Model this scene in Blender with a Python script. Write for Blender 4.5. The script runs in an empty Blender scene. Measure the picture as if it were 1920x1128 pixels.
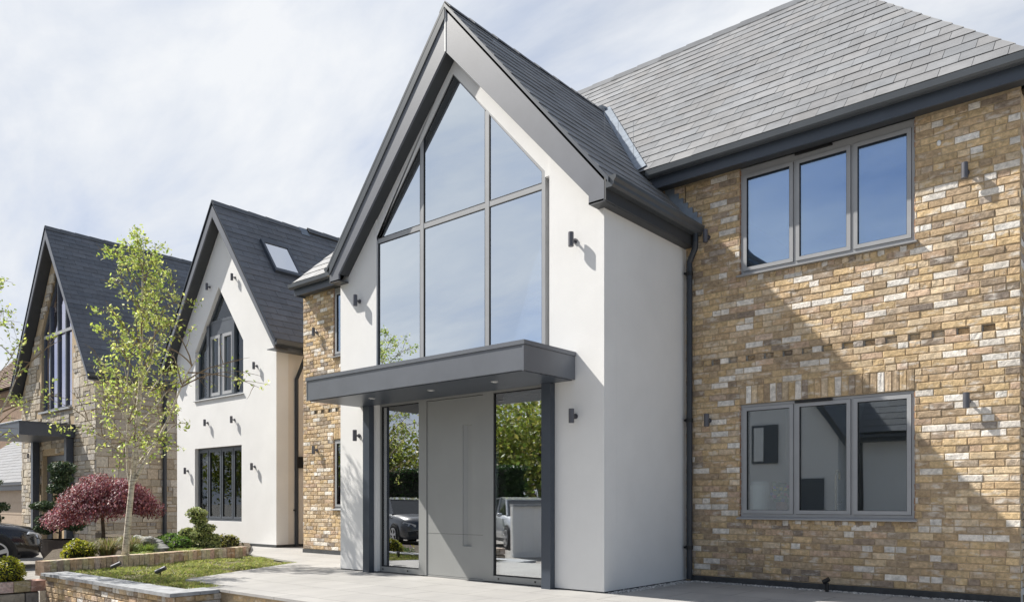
import bpy, bmesh, math, random
from mathutils import Vector, Matrix, noise
R = math.radians
C = bpy.context.scene.collection
random.seed(7)

# ------------------------------------------------------------------ helpers
class MB:
    """collects faces; every face may carry a colour value (attribute 'tint')"""
    def __init__(s): s.v = []; s.f = []; s.c = []; s.m = []
    def face(s, pts, col=(1, 1, 1), mi=0):
        n = len(s.v); s.v.extend([tuple(p) for p in pts]); s.f.append(tuple(range(n, n + len(pts)))); s.c.append(col); s.m.append(mi)
    def grid(s, verts, faces, col=(1, 1, 1), mi=0):
        n = len(s.v); s.v.extend([tuple(p) for p in verts])
        for f in faces: s.f.append(tuple(n + i for i in f)); s.c.append(col); s.m.append(mi)
    def box(s, x0, x1, y0, y1, z0, z1, col=(1, 1, 1), mi=0):
        x0, x1 = min(x0, x1), max(x0, x1); y0, y1 = min(y0, y1), max(y0, y1); z0, z1 = min(z0, z1), max(z0, z1)
        v = [(x0, y0, z0), (x1, y0, z0), (x1, y1, z0), (x0, y1, z0), (x0, y0, z1), (x1, y0, z1), (x1, y1, z1), (x0, y1, z1)]
        s.grid(v, [(0, 3, 2, 1), (4, 5, 6, 7), (0, 1, 5, 4), (1, 2, 6, 5), (2, 3, 7, 6), (3, 0, 4, 7)], col, mi)
    def obox(s, o, ax, ay, az, col=(1, 1, 1), mi=0):
        o, ax, ay, az = Vector(o), Vector(ax), Vector(ay), Vector(az)
        v = [o, o + ax, o + ax + ay, o + ay, o + az, o + ax + az, o + ax + ay + az, o + ay + az]
        s.grid(v, [(0, 3, 2, 1), (4, 5, 6, 7), (0, 1, 5, 4), (1, 2, 6, 5), (2, 3, 7, 6), (3, 0, 4, 7)], col, mi)
    def prism(s, poly, d, col=(1, 1, 1), mi=0):
        """poly: list of 3D points, d: extrusion vector"""
        d = Vector(d); a = [Vector(p) for p in poly]; b = [p + d for p in a]; n = len(a)
        k = len(s.v); s.v.extend([tuple(p) for p in a + b])
        s.f.append(tuple(k + i for i in range(n))); s.f.append(tuple(k + n + i for i in reversed(range(n))))
        for i in range(n):
            j = (i + 1) % n; s.f.append((k + i, k + n + i, k + n + j, k + j))
        s.c += [col] * (n + 2); s.m += [mi] * (n + 2)
    def tube(s, pts, rad, seg=8, col=(1, 1, 1), mi=0, cap=True):
        pts = [Vector(p) for p in pts]
        if not isinstance(rad, (list, tuple)): rad = [rad] * len(pts)
        base = len(s.v); ref = None
        for i, p in enumerate(pts):
            t = (pts[min(i + 1, len(pts) - 1)] - pts[max(i - 1, 0)])
            t = t.normalized() if t.length > 1e-9 else Vector((0, 0, 1))
            if ref is None:
                ref = Vector((1, 0, 0)) if abs(t.x) < .8 else Vector((0, 1, 0))
            a = (ref - t * ref.dot(t)).normalized(); b = t.cross(a); ref = a
            for k in range(seg):
                w = 2 * math.pi * k / seg
                s.v.append(tuple(p + (a * math.cos(w) + b * math.sin(w)) * rad[i]))
        for i in range(len(pts) - 1):
            for k in range(seg):
                k2 = (k + 1) % seg
                s.f.append((base + i * seg + k, base + i * seg + k2, base + (i + 1) * seg + k2, base + (i + 1) * seg + k)); s.c.append(col); s.m.append(mi)
        if cap:
            s.f.append(tuple(base + k for k in reversed(range(seg)))); s.c.append(col); s.m.append(mi)
            e = base + (len(pts) - 1) * seg
            s.f.append(tuple(e + k for k in range(seg))); s.c.append(col); s.m.append(mi)
    def blob(s, c, r, n=10, amp=.0, col=(1, 1, 1), seed=0, zc=-9, mi=0):
        """lumpy ellipsoid; zc clamps the bottom"""
        vs = []; fs = []
        for i in range(n + 1):
            th = math.pi * i / n
            for j in range(2 * n):
                ph = math.pi * j / n
                d = Vector((math.sin(th) * math.cos(ph), math.sin(th) * math.sin(ph), math.cos(th)))
                q = 1 + amp * noise.noise(d * 1.7 + Vector((seed, seed * 2.3, 0)))
                vs.append((c[0] + d.x * r[0] * q, c[1] + d.y * r[1] * q, c[2] + max(d.z * r[2] * q, zc)))
        m = 2 * n
        for i in range(n):
            for j in range(m):
                j2 = (j + 1) % m
                fs.append((i * m + j, (i + 1) * m + j, (i + 1) * m + j2, i * m + j2))
        s.grid(vs, fs, col, mi)
    def build(s, name, mats, parent=None, smooth=False, recalc=True):
        me = bpy.data.meshes.new(name); me.from_pydata(s.v, [], s.f)
        if not isinstance(mats, (list, tuple)): mats = [mats]
        for m in mats: me.materials.append(m)
        if any(s.m): me.polygons.foreach_set('material_index', s.m)
        at = me.color_attributes.new('tint', 'FLOAT_COLOR', 'CORNER')
        buf = []
        for f, c in zip(s.f, s.c): buf += [c[0], c[1], c[2], 1.0] * len(f)
        at.data.foreach_set('color', buf)
        if smooth: me.polygons.foreach_set('use_smooth', [True] * len(me.polygons))
        me.update()
        if recalc:
            bm = bmesh.new(); bm.from_mesh(me); bmesh.ops.recalc_face_normals(bm, faces=bm.faces); bm.to_mesh(me); bm.free()
        o = bpy.data.objects.new(name, me); C.objects.link(o)
        if parent is not None:
            o.parent = parent
            if parent.type == 'EMPTY': o.matrix_parent_inverse = parent.matrix_basis.inverted()
        return o

def tag(o, label=None, cat=None, group=None, kind=None):
    if label: o['label'] = label
    if cat: o['category'] = cat
    if group: o['group'] = group
    if kind: o['kind'] = kind
    return o

def empty(name, loc, label, cat, group=None):
    o = bpy.data.objects.new(name, None); o.empty_display_size = .3; C.objects.link(o)
    o.matrix_basis = Matrix.Translation(loc)
    return tag(o, label, cat, group)

# ------------------------------------------------------------------ materials
def newmat(name):
    m = bpy.data.materials.new(name); m.use_nodes = True
    nt = m.node_tree; b = nt.nodes['Principled BSDF']
    return m, nt, b
def N(nt, t, **k):
    n = nt.nodes.new(t)
    for a, v in k.items(): setattr(n, a, v)
    return n
def L(nt, a, b): nt.links.new(a, b)
def mix(nt, fac, a, b, typ='MIX'):
    n = N(nt, 'ShaderNodeMix', data_type='RGBA', blend_type=typ)
    for i, v in ((0, fac), (6, a), (7, b)):
        if isinstance(v, bpy.types.NodeSocket): L(nt, v, n.inputs[i])
        elif i == 0: n.inputs[0].default_value = v
        else: n.inputs[i].default_value = (*v, 1)
    return n.outputs[2]
def noise_n(nt, scale, detail=4, rough=.55, coord=None, dist=0, mapscale=None):
    n = N(nt, 'ShaderNodeTexNoise'); n.inputs['Scale'].default_value = scale; n.inputs['Detail'].default_value = detail
    n.inputs['Roughness'].default_value = rough; n.inputs['Distortion'].default_value = dist
    if coord is None:
        tc = N(nt, 'ShaderNodeTexCoord'); coord = tc.outputs['Object']
    if mapscale:
        mp = N(nt, 'ShaderNodeMapping'); mp.inputs['Scale'].default_value = mapscale; L(nt, coord, mp.inputs[0]); coord = mp.outputs[0]
    L(nt, coord, n.inputs['Vector'])
    return n.outputs['Fac']
def ramp(nt, fac, stops):
    r = N(nt, 'ShaderNodeValToRGB'); L(nt, fac, r.inputs[0]); e = r.color_ramp.elements
    while len(e) < len(stops): e.new(.5)
    for i, (p, c) in enumerate(stops):
        e[i].position = p; e[i].color = (*c, 1) if len(c) == 3 else c
    return r.outputs[0]
def bump(nt, b, h, strength, dist=.01):
    n = N(nt, 'ShaderNodeBump'); n.inputs['Strength'].default_value = strength; n.inputs['Distance'].default_value = dist
    L(nt, h, n.inputs['Height']); L(nt, n.outputs[0], b.inputs['Normal']); return n

def mat_simple(name, col, rough=.5, metal=0, var=.08, scale=6, bmp=0, bscale=60, spec=.5):
    m, nt, b = newmat(name)
    f = noise_n(nt, scale, 5)
    c = ramp(nt, f, [(.3, tuple(x * (1 - var) for x in col)), (.7, tuple(min(1, x * (1 + var)) for x in col))])
    L(nt, c, b.inputs['Base Color']); b.inputs['Roughness'].default_value = rough; b.inputs['Metallic'].default_value = metal
    b.inputs['Specular IOR Level'].default_value = spec
    if bmp: bump(nt, b, noise_n(nt, bscale, 4), bmp, .004)
    return m

def mat_tint(name, rough=.85, nscale=25, lo=.78, hi=1.18, bmp=.5, bscale=70, bdist=.006, spec=.3, patch=None, big=None):
    """colour comes from each piece's own tint, broken up by noise"""
    m, nt, b = newmat(name)
    a = N(nt, 'ShaderNodeVertexColor', layer_name='tint')
    f = noise_n(nt, nscale, 6, .65)
    g = ramp(nt, f, [(.28, (lo,) * 3), (.72, (hi,) * 3)])
    c = mix(nt, 1.0, a.outputs[0], g, 'MULTIPLY')
    if big:
        fb = noise_n(nt, big[0], 4, .6)
        c = mix(nt, 1.0, c, ramp(nt, fb, [(.34, (big[1],) * 3), (.66, (big[2],) * 3)]), 'MULTIPLY')
    if patch:
        f2 = noise_n(nt, patch[0], 5, .62, mapscale=(.7, .7, 1.8))
        k = ramp(nt, f2, [(patch[2], (0,) * 3), (patch[3], (patch[4],) * 3)])
        c = mix(nt, k, c, patch[1])
    L(nt, c, b.inputs['Base Color']); b.inputs['Roughness'].default_value = rough
    b.inputs['Specular IOR Level'].default_value = spec
    if bmp: bump(nt, b, noise_n(nt, bscale, 6, .7), bmp, bdist)
    return m

def mat_leaf(name, rough=.55, trans=.35):
    m, nt, b = newmat(name)
    a = N(nt, 'ShaderNodeVertexColor', layer_name='tint')
    L(nt, a.outputs[0], b.inputs['Base Color']); b.inputs['Roughness'].default_value = rough
    t = N(nt, 'ShaderNodeBsdfTranslucent'); L(nt, a.outputs[0], t.inputs[0])
    x = N(nt, 'ShaderNodeMixShader'); x.inputs[0].default_value = trans
    L(nt, b.outputs[0], x.inputs[1]); L(nt, t.outputs[0], x.inputs[2])
    L(nt, x.outputs[0], nt.nodes['Material Output'].inputs[0])
    return m

def mat_glass(name, refl=.4, tint=(.75, .8, .82), gcol=(1, 1, 1), wav=.15):
    m, nt, b = newmat(name); nt.nodes.remove(b)
    tr = N(nt, 'ShaderNodeBsdfTransparent'); tr.inputs[0].default_value = (*tint, 1)
    gl = N(nt, 'ShaderNodeBsdfGlossy'); gl.inputs['Roughness'].default_value = .0; gl.inputs[0].default_value = (*gcol, 1)
    fr = N(nt, 'ShaderNodeFresnel'); fr.inputs[0].default_value = 1.5
    ma = N(nt, 'ShaderNodeMath', operation='MULTIPLY_ADD'); L(nt, fr.outputs[0], ma.inputs[0]); ma.inputs[1].default_value = 1 - refl; ma.inputs[2].default_value = refl
    x = N(nt, 'ShaderNodeMixShader'); L(nt, ma.outputs[0], x.inputs[0]); L(nt, tr.outputs[0], x.inputs[1]); L(nt, gl.outputs[0], x.inputs[2])
    bp = N(nt, 'ShaderNodeBump'); bp.inputs['Strength'].default_value = wav; bp.inputs['Distance'].default_value = .004
    L(nt, noise_n(nt, 1.3, 1), bp.inputs['Height']); L(nt, bp.outputs[0], gl.inputs['Normal'])
    L(nt, x.outputs[0], nt.nodes['Material Output'].inputs[0])
    return m

def mat_render(name, col):
    m, nt, b = newmat(name)
    f = noise_n(nt, 1.2, 5, .6)
    c = ramp(nt, f, [(.3, tuple(x * .94 for x in col)), (.7, tuple(min(1, x * 1.02) for x in col))])
    # rain streaks: noise stretched vertically
    s = noise_n(nt, 3.0, 4, .6, mapscale=(5, 5, .35))
    k = ramp(nt, s, [(.62, (0, 0, 0)), (.82, (.12,) * 3)])
    c = mix(nt, k, c, tuple(x * .8 for x in col))
    L(nt, c, b.inputs['Base Color']); b.inputs['Roughness'].default_value = .9; b.inputs['Specular IOR Level'].default_value = .2
    bump(nt, b, noise_n(nt, 90, 6, .75), .6, .004)
    return m

M = {}
M['render'] = mat_render('white_render', (.80, .793, .78))
M['render_bounce'] = mat_render('white_render_bounce_tint', (.74, .69, .63))  # same white render, with warm bounce light off the brick put into its colour
M['brick'] = mat_tint('tumbled_brick', .88, 20, .55, 1.28, 1.0, 48, .012, .2, patch=(8, (.76, .71, .64), .54, .68, .7), big=(1.1, .86, 1.10))
M['mortar'] = mat_simple('mortar', (.44, .345, .23), .95, 0, .2, 30, .6, 120, .2)
M['stone'] = mat_tint('split_stone', .9, 16, .72, 1.22, 1.0, 30, .015, .2)
M['slate'] = mat_tint('slate', .62, 7, .84, 1.12, .45, 40, .004, .35, big=(.9, .90, 1.10))
M['lead'] = mat_simple('lead_sheet', (.20, .235, .28), .5, .1, .2, 8, .3, 20)
M['board'] = mat_simple('grey_fascia_board', (.135, .143, .165), .42, 0, .07, 3, .12, 90)
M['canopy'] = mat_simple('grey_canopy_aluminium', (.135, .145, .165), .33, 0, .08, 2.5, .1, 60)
M['soffit'] = mat_simple('dark_soffit', (.045, .048, .052), .5, 0, .08, 4)
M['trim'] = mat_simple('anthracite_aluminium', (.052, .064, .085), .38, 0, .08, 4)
M['gutter'] = mat_simple('anthracite_gutter', (.075, .083, .092), .3, 0, .08, 4)
M['frame'] = mat_simple('grey_window_frame', (.34, .345, .355), .38, 0, .05, 5)
M['frame_dark'] = mat_simple('dark_window_frame', (.085, .097, .115), .4, 0, .06, 5)
M['door'] = mat_simple('grey_door', (.285, .29, .285), .42, 0, .04, 2, .08, 120)
M['lamp'] = mat_simple('dark_lamp_metal', (.11, .11, .125), .42, .3, .08, 10)
M['black'] = mat_simple('black_plastic', (.012, .012, .013), .45, 0, .1, 8)
M['pipe'] = mat_simple('dark_pipe', (.028, .033, .043), .4, 0, .1, 8)
M['gasket'] = mat_simple('rubber_seal', (.012, .013, .014), .6, 0, .1, 8)
M['plinth'] = mat_simple('dark_plinth', (.05, .052, .055), .8, 0, .25, 12, .5, 60)
M['glass'] = mat_glass('glass_reflective', .70, (.62, .68, .78), (.86, .93, 1.0))
M['glass_up'] = mat_glass('glass_upper', .44, (.5, .58, .7), (.60, .77, 1.0), .1)
M['glass_dim'] = mat_glass('glass_dim', .03, (.8, .86, .84), (.9, .95, 1), .1)
M['glass_door'] = mat_glass('glass_door', .47, (.80, .85, .86), (.95, .97, 1), .12)
M['glass_low'] = mat_glass('glass_low', .19, (.86, .9, .9), (.9, .95, 1), .1)
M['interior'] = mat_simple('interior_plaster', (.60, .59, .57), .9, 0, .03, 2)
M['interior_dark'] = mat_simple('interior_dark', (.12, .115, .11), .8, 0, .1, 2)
M['shutter'] = mat_simple('white_shutter', (.62, .63, .62), .5, 0, .03, 4)
M['chrome'] = mat_simple('brass_metal', (.6, .45, .18), .25, .9, .1, 10)
M['white'] = mat_simple('white_gloss', (.75, .75, .74), .3, 0, .03, 5)
M['curtain'] = mat_simple('pale_curtain', (.78, .80, .92), .8, 0, .05, 6)

def mat_paving():
    m, nt, b = newmat('porcelain_paving')
    tc = N(nt, 'ShaderNodeTexCoord')
    br = N(nt, 'ShaderNodeTexBrick'); L(nt, tc.outputs['Object'], br.inputs['Vector'])
    br.inputs['Scale'].default_value = 1; br.inputs['Mortar Size'].default_value = .005; br.inputs['Mortar Smooth'].default_value = .1
    br.inputs['Brick Width'].default_value = .9; br.inputs['Row Height'].default_value = .6; br.offset = .5
    br.inputs['Color1'].default_value = (.375, .365, .35, 1); br.inputs['Color2'].default_value = (.41, .40, .385, 1); br.inputs['Mortar'].default_value = (.17, .165, .16, 1)
    f = noise_n(nt, 3.5, 7, .7, tc.outputs['Object'], 0, (1, .35, 1))
    g = ramp(nt, f, [(.3, (.86, .86, .87)), (.7, (1.05, 1.05, 1.04))])
    c = mix(nt, 1., br.outputs[0], g, 'MULTIPLY')
    f2 = noise_n(nt, .9, 4, .6, tc.outputs['Object'])
    g2 = ramp(nt, f2, [(.35, (.9, .9, .9)), (.65, (1.03, 1.03, 1.03))])
    c = mix(nt, 1., c, g2, 'MULTIPLY')
    L(nt, c, b.inputs['Base Color']); b.inputs['Roughness'].default_value = .62; b.inputs['Specular IOR Level'].default_value = .4
    bump(nt, b, noise_n(nt, 60, 4, .6, tc.outputs['Object']), .25, .002)
    return m
def mat_blockpave():
    m, nt, b = newmat('block_paving')
    tc = N(nt, 'ShaderNodeTexCoord')
    br = N(nt, 'ShaderNodeTexBrick'); L(nt, tc.outputs['Object'], br.inputs['Vector'])
    br.inputs['Scale'].default_value = 1; br.inputs['Mortar Size'].default_value = .006
    br.inputs['Brick Width'].default_value = .21; br.inputs['Row Height'].default_value = .14
    br.inputs['Color1'].default_value = (.25, .235, .215, 1); br.inputs['Color2'].default_value = (.33, .31, .28, 1); br.inputs['Mortar'].default_value = (.12, .11, .1, 1)
    f = noise_n(nt, .6, 6, .7, tc.outputs['Object'])
    g = ramp(nt, f, [(.3, (.8, .8, .8)), (.7, (1.1, 1.1, 1.1))])
    L(nt, mix(nt, 1., br.outputs[0], g, 'MULTIPLY'), b.inputs['Base Color']); b.inputs['Roughness'].default_value = .85
    bump(nt, b, br.outputs['Fac'], -.5, .004)
    return m
def mat_soil(name, a, c):
    m, nt, b = newmat(name)
    f = noise_n(nt, 9, 8, .7)
    L(nt, ramp(nt, f, [(.35, a), (.65, c)]), b.inputs['Base Color']); b.inputs['Roughness'].default_value = .95
    bump(nt, b, noise_n(nt, 30, 6, .7), .9, .03)
    return m
M['paving'] = mat_paving(); M['drive'] = mat_blockpave()
M['soil'] = mat_soil('soil', (.045, .033, .02), (.14, .11, .075))
M['lawnsoil'] = mat_soil('lawn_soil', (.12, .095, .06), (.17, .17, .07))
M['coping'] = mat_simple('bluestone_coping', (.33, .34, .355), .6, 0, .28, 7, .4, 30)
M['gravel'] = mat_tint('gravel', .9, 60, .8, 1.2, .4, 80)
M['leaf'] = mat_leaf('leaf', .5, .45)
M['needle'] = mat_leaf('needle', .6, .15)
def mat_birch():
    m, nt, b = newmat('birch_bark')
    f = noise_n(nt, 5, 5, .7, mapscale=(2, 2, 9))
    c = ramp(nt, f, [(.36, (.13, .10, .075)), (.45, (.52, .46, .37)), (.7, (.70, .65, .56))])
    L(nt, c, b.inputs['Base Color']); b.inputs['Roughness'].default_value = .75; bump(nt, b, f, .4, .004); return m
M['birch'] = mat_birch()
M['twig'] = mat_simple('twig_bark', (.22, .16, .10), .85, 0, .25, 20)
M['bark'] = mat_simple('dark_bark', (.11, .085, .06), .9, 0, .3, 15, .6, 30)
M['rock'] = mat_simple('boulder_rock', (.26, .26, .25), .85, 0, .45, 6, 1., 9)
M['pot'] = mat_simple('pot_glaze', (.05, .04, .038), .5, 0, .2, 5)
M['tile_brown'] = mat_tint('brown_tile', .85, 12, .8, 1.15, .5, 40)
M['greenpaint'] = mat_simple('hedge_core', (.012, .02, .006), .95, 0, .3, 6)

# ------------------------------------------------------------------ builders
BR = [((.65, .48, .275), 28), ((.55, .40, .245), 24), ((.45, .34, .23), 18), ((.36, .285, .22), 9), ((.70, .56, .39), 13), ((.84, .80, .74), 14), ((.24, .20, .17), 3), ((.58, .42, .30), 8)]
BRP = [c for c, w in BR for _ in range(w)]
def brick_col(rng):
    c = rng.choice(BRP); k = rng.uniform(.88, 1.18)
    d = rng.choice(BRP); c = tuple(a_ * .85 + b_ * .15 for a_, b_ in zip(c, d))
    return tuple(x * k for x in c)
def brick(mb, P, U, W, Nn, u0, u1, z0, z1, rng, depth=.015, proud=0., jit=.0034, col=None):
    """one brick: P origin, U along, W up, Nn outward; back at -depth"""
    col = col or brick_col(rng); bv = .005
    def pt(u, w, n): return P + U * u + W * w + Nn * n
    j = lambda: rng.uniform(-jit, jit)
    pr = proud + rng.uniform(-.004, .004)
    a = [pt(u0, z0, -depth), pt(u1, z0, -depth), pt(u1, z1, -depth), pt(u0, z1, -depth)]
    um = (u0 + u1) / 2; n = 4
    us0 = [u0 + (u1 - u0) * i / (n - 1) for i in range(n)]
    lo = [pt(u + j(), z0 + abs(j()), pr - bv + j()) for u in us0]; hi = [pt(u + j(), z1 - abs(j()), pr - bv + j()) for u in us0]
    us1 = [u0 + bv + (u1 - u0 - 2 * bv) * i / (n - 1) for i in range(n)]
    li = [pt(u, z0 + bv + abs(j()), pr + j()) for u in us1]; hj = [pt(u, z1 - bv - abs(j()), pr + j()) for u in us1]
    v = a + lo + hi + li + hj
    A, LO, HI, LI, HJ = 0, 4, 4 + n, 4 + 2 * n, 4 + 3 * n
    f = []
    for i in range(n - 1):
        f += [(LO + i, LO + i + 1, LI + i + 1, LI + i), (LI + i, LI + i + 1, HJ + i + 1, HJ + i), (HJ + i, HJ + i + 1, HI + i + 1, HI + i)]
    f += [(LO, LI, HJ, HI), (LO + n - 1, HI + n - 1, HJ + n - 1, LI + n - 1)]
    f += [(0, 1) + tuple(LO + i for i in reversed(range(n))), (2, 3) + tuple(HI + i for i in range(n)), (0, LO, HI, 3), (1, 2, HI + n - 1, LO + n - 1)]
    mb.grid(v, f, col)

def brick_face(mb, P, U, Nn, length, z0, z1, holes, rng, rowh=.075, bl=.225, special=None):
    """stretcher bond of individual bricks on a vertical face. holes: (u0,u1,z0,z1)"""
    W = Vector((0, 0, 1)); P = Vector(P); U = Vector(U); Nn = Vector(Nn); g = .0042
    nrow = int(round((z1 - z0) / rowh))
    for r in range(nrow):
        za = z0 + r * rowh; zb = za + rowh; zc = (za + zb) / 2
        sp = special(zc) if special else None
        segs = [(0, length)]
        for (a, b, c, d) in holes:
            if c - .001 < zc < d + .001:
                ns = []
                for s, e in segs:
                    if b <= s or a >= e: ns.append((s, e)); continue
                    if a > s: ns.append((s, a))
                    if b < e: ns.append((b, e))
                segs = ns
        step = bl if sp != 'dentil' else bl / 2
        off = (0, .5, .12, .62)[r % 4] * bl + rng.uniform(-.012, .012)
        for s, e in segs:
            u = math.floor((s - off) / step) * step + off; k = int(math.floor((s - off) / step))
            while u < e:
                a, b = max(u, s), min(u + step, e)
                if b - a > .02:
                    pd = 0.
                    if sp == 'dentil' and k % 2 == 0 and .2 < a < length - .18: pd = -.045
                    if sp != 'dentil' and b - a > .2 and rng.random() < .16:
                        m_ = a + (b - a) * .5
                        brick(mb, P, U, W, Nn, a + g, m_ - g, za + g, zb - g, rng); a = m_
                    brick(mb, P, U, W, Nn, a + g, b - g, za + g, zb - g, rng, depth=.015 if pd == 0 else .05, proud=pd, jit=.0025)
                u += step; k += 1

def shell(mb, axis, p0, p1, u0, u1, z0, z1, holes, mi=0):
    """wall slab with rectangular holes, axis 'x' = wall runs along x (plane y=p0..p1)"""
    us = sorted({u0, u1, *[h[0] for h in holes], *[h[1] for h in holes]}); zs = sorted({z0, z1, *[h[2] for h in holes], *[h[3] for h in holes]})
    us = [u for u in us if u0 <= u <= u1]; zs = [z for z in zs if z0 <= z <= z1]
    for i in range(len(us) - 1):
        # merge vertical runs
        run = None
        for k in range(len(zs) - 1):
            uc, zc = (us[i] + us[i + 1]) / 2, (zs[k] + zs[k + 1]) / 2
            hole = any(h[0] < uc < h[1] and h[2] < zc < h[3] for h in holes)
            if not hole:
                run = (run[0], zs[k + 1]) if run else (zs[k], zs[k + 1])
            if (hole or k == len(zs) - 2) and run:
                if axis == 'x': mb.box(us[i], us[i + 1], p0, p1, *run, mi=mi)
                else: mb.box(p0, p1, us[i], us[i + 1], *run, mi=mi)
                run = None

def slates(mb, O, U, V, Nn, vmax, rng_u, rnd, exp=.21, w=.30, base=(.185, .19, .20), thick=.008):
    """overlapping slates; rng_u(v)->(u0,u1) is the extent of the slope at height v"""
    O, U, V, Nn = Vector(O), Vector(U), Vector(V), Vector(Nn)
    n = int(math.ceil(vmax / exp))
    for r in range(n):
        va, vb = r * exp, min((r + 1) * exp + .03, vmax + .02)
        a0, a1 = rng_u(va); b0, b1 = rng_u(min(vb, vmax))
        if a1 - a0 < .02 and b1 - b0 < .02: continue
        off = (r % 2) * w * .5 + rnd.uniform(-.02, .02)
        k = math.floor((min(a0, b0) - off) / w)
        u = k * w + off
        while u < max(a1, b1):
            la, ra = max(u + .0025, a0), min(u + w - .0025, a1)
            lb, rb = max(u + .0025, b0), min(u + w - .0025, b1)
            u += w
            if ra - la < .012 and rb - lb < .012: continue
            if ra < la: ra = la = max(min((ra + la) / 2, a1), a0)
            if rb < lb: rb = lb = max(min((rb + lb) / 2, b1), b0)
            t = thick; h0 = t * 1.75 + rnd.uniform(-.002, .003); h1 = .004
            k_ = rnd.uniform(.88, 1.12); q_ = rnd.uniform(-.02, .02); col = (base[0] * (k_ + q_), base[1] * k_, base[2] * (k_ - q_)); sk = rnd.uniform(-.004, .004)
            f = lambda uu, vv, hh: O + U * uu + V * vv + Nn * hh
            top = [f(la, va + sk, h0), f(ra, va - sk, h0), f(rb, vb, h1), f(lb, vb, h1)]
            bot = [f(la, va + sk, h0 - t), f(ra, va - sk, h0 - t), f(rb, vb, h1 - t), f(lb, vb, h1 - t)]
            mb.grid(top + bot, [(0, 1, 2, 3), (7, 6, 5, 4), (0, 4, 5, 1), (1, 5, 6, 2), (3, 7, 4, 0)], col)
    # sheet under the slates
    pts = []
    m = 10
    left = [rng_u(vmax * i / m) for i in range(m + 1)]
    for i in range(m):
        v0, v1 = vmax * i / m, vmax * (i + 1) / m
        if left[i][1] - left[i][0] < .01 and left[i + 1][1] - left[i + 1][0] < .01: continue
        q = [O + U * left[i][0] + V * v0, O + U * left[i][1] + V * v0, O + U * left[i + 1][1] + V * v1, O + U * left[i + 1][0] + V * v1]
        mb.prism([p - Nn * .012 for p in q], -Nn * .04, tuple(x * .5 for x in base))

def ridge_tiles(mb, A, B, half=.13, drop=.15, seg=.45, col=(.12, .125, .135), rnd=random):
    A, B = Vector(A), Vector(B); d = B - A; n = max(1, int(d.length / seg)); t = d.normalized(); s = t.cross(Vector((0, 0, 1))).normalized()
    for i in range(n):
        p = A + d * (i / n); q = A + d * ((i + 1) / n) + t * .03; k = rnd.uniform(.85, 1.15); c = tuple(x * k for x in col)
        up = Vector((0, 0, .030)) + Vector((0, 0, .012))
        for sg in (-1, 1):
            a, b = p + up, q + up - Vector((0, 0, .012))
            e, f = a + s * sg * half - Vector((0, 0, drop)), b + s * sg * half - Vector((0, 0, drop))
            mb.prism([a, b, f, e], Vector((0, 0, -.014)), c)

def extrude_profile(mb, prof, A, B, out, col=(1, 1, 1), mi=0):
    """prof (out, up) closed polygon, swept A->B"""
    A, B, out = Vector(A), Vector(B), Vector(out)
    mb.prism([A + out * p[0] + Vector((0, 0, p[1])) for p in prof], B - A, col, mi)
OGEE = [(0, 0), (.075, 0), (.095, .025), (.100, .055), (.125, .085), (.130, .112), (.120, .118), (.0, .118)]
HALF = [(0, .115), (0, .03), (.02, .008), (.055, 0), (.09, .008), (.112, .03), (.118, .118), (.108, .118), (.104, .035)]

def pane(x0, x1, z0, z1, y, mat, parent, name='pane'):
    mb = MB(); mb.box(x0, x1, y, y + .02, z0, z1); return mb.build(name, mat, parent)

def casement(parent, x0, x1, z0, z1, y, cuts, fmat, gmat, sill=True, vent=False, fw=.03, sw=.042, name='window', sillmat=None, head=0):
    """flat window: outer frame, one sash per light with its glass, sill. y = outer face"""
    mb = MB(); d = .07
    mb.box(x0, x0 + fw, y, y + d, z0, z1); mb.box(x1 - fw, x1, y, y + d, z0, z1)
    mb.box(x0 + fw, x1 - fw, y, y + d, z0, z0 + fw); mb.box(x0 + fw, x1 - fw, y, y + d, z1 - fw - head, z1)
    xs = [x0] + list(cuts) + [x1]
    for c in cuts: mb.box(c - .012, c + .012, y + .004, y + d, z0 + fw, z1 - fw)
    w = mb.build(name, fmat, parent)
    for i in range(len(xs) - 1):
        a = xs[i] + (fw + .004 if i == 0 else .016); b = xs[i + 1] - (fw + .004 if i == len(xs) - 2 else .016)
        c, e = z0 + fw + .004, z1 - fw - .004 - head; s = MB(); ys = y - .012
        s.box(a, a + sw, ys, y + .05, c, e); s.box(b - sw, b, ys, y + .05, c, e)
        s.box(a + sw, b - sw, ys, y + .05, c, c + sw); s.box(a + sw, b - sw, ys, y + .05, e - sw, e)
        s.build('sash', fmat, w)
        g = MB(); gk = .004
        g.box(a + sw, a + sw + gk, ys + .004, y + .03, c + sw, e - sw); g.box(b - sw - gk, b - sw, ys + .004, y + .03, c + sw, e - sw)
        g.box(a + sw + gk, b - sw - gk, ys + .004, y + .03, e - sw - gk, e - sw); g.box(a + sw + gk, b - sw - gk, ys + .004, y + .03, c + sw, c + sw + gk)
        g.build('glazing_seal', M['gasket'], w)
        pane(a + sw + .002, b - sw - .002, c + sw + .002, e - sw - .002, y + .012, gmat, w)
    if sill:
        s = MB(); s.prism([(x0 - .03, y - .075, z0 - .035), (x0 - .03, y - .075, z0 - .02), (x0 - .03, y - .001, z0 - .001), (x0 - .03, y + .04, z0 - .001), (x0 - .03, y + .04, z0 - .035)], (x1 - x0 + .06, 0, 0))
        s.build('sill', sillmat or fmat, w)
    if vent:
        s = MB(); xm = (x0 + x1) / 2; s.box(xm - .3, xm + .12, y - .03, y - .002, z1 - .03, z1 - .005); s.build('trickle_vent', M['black'], w)
    return w

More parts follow.
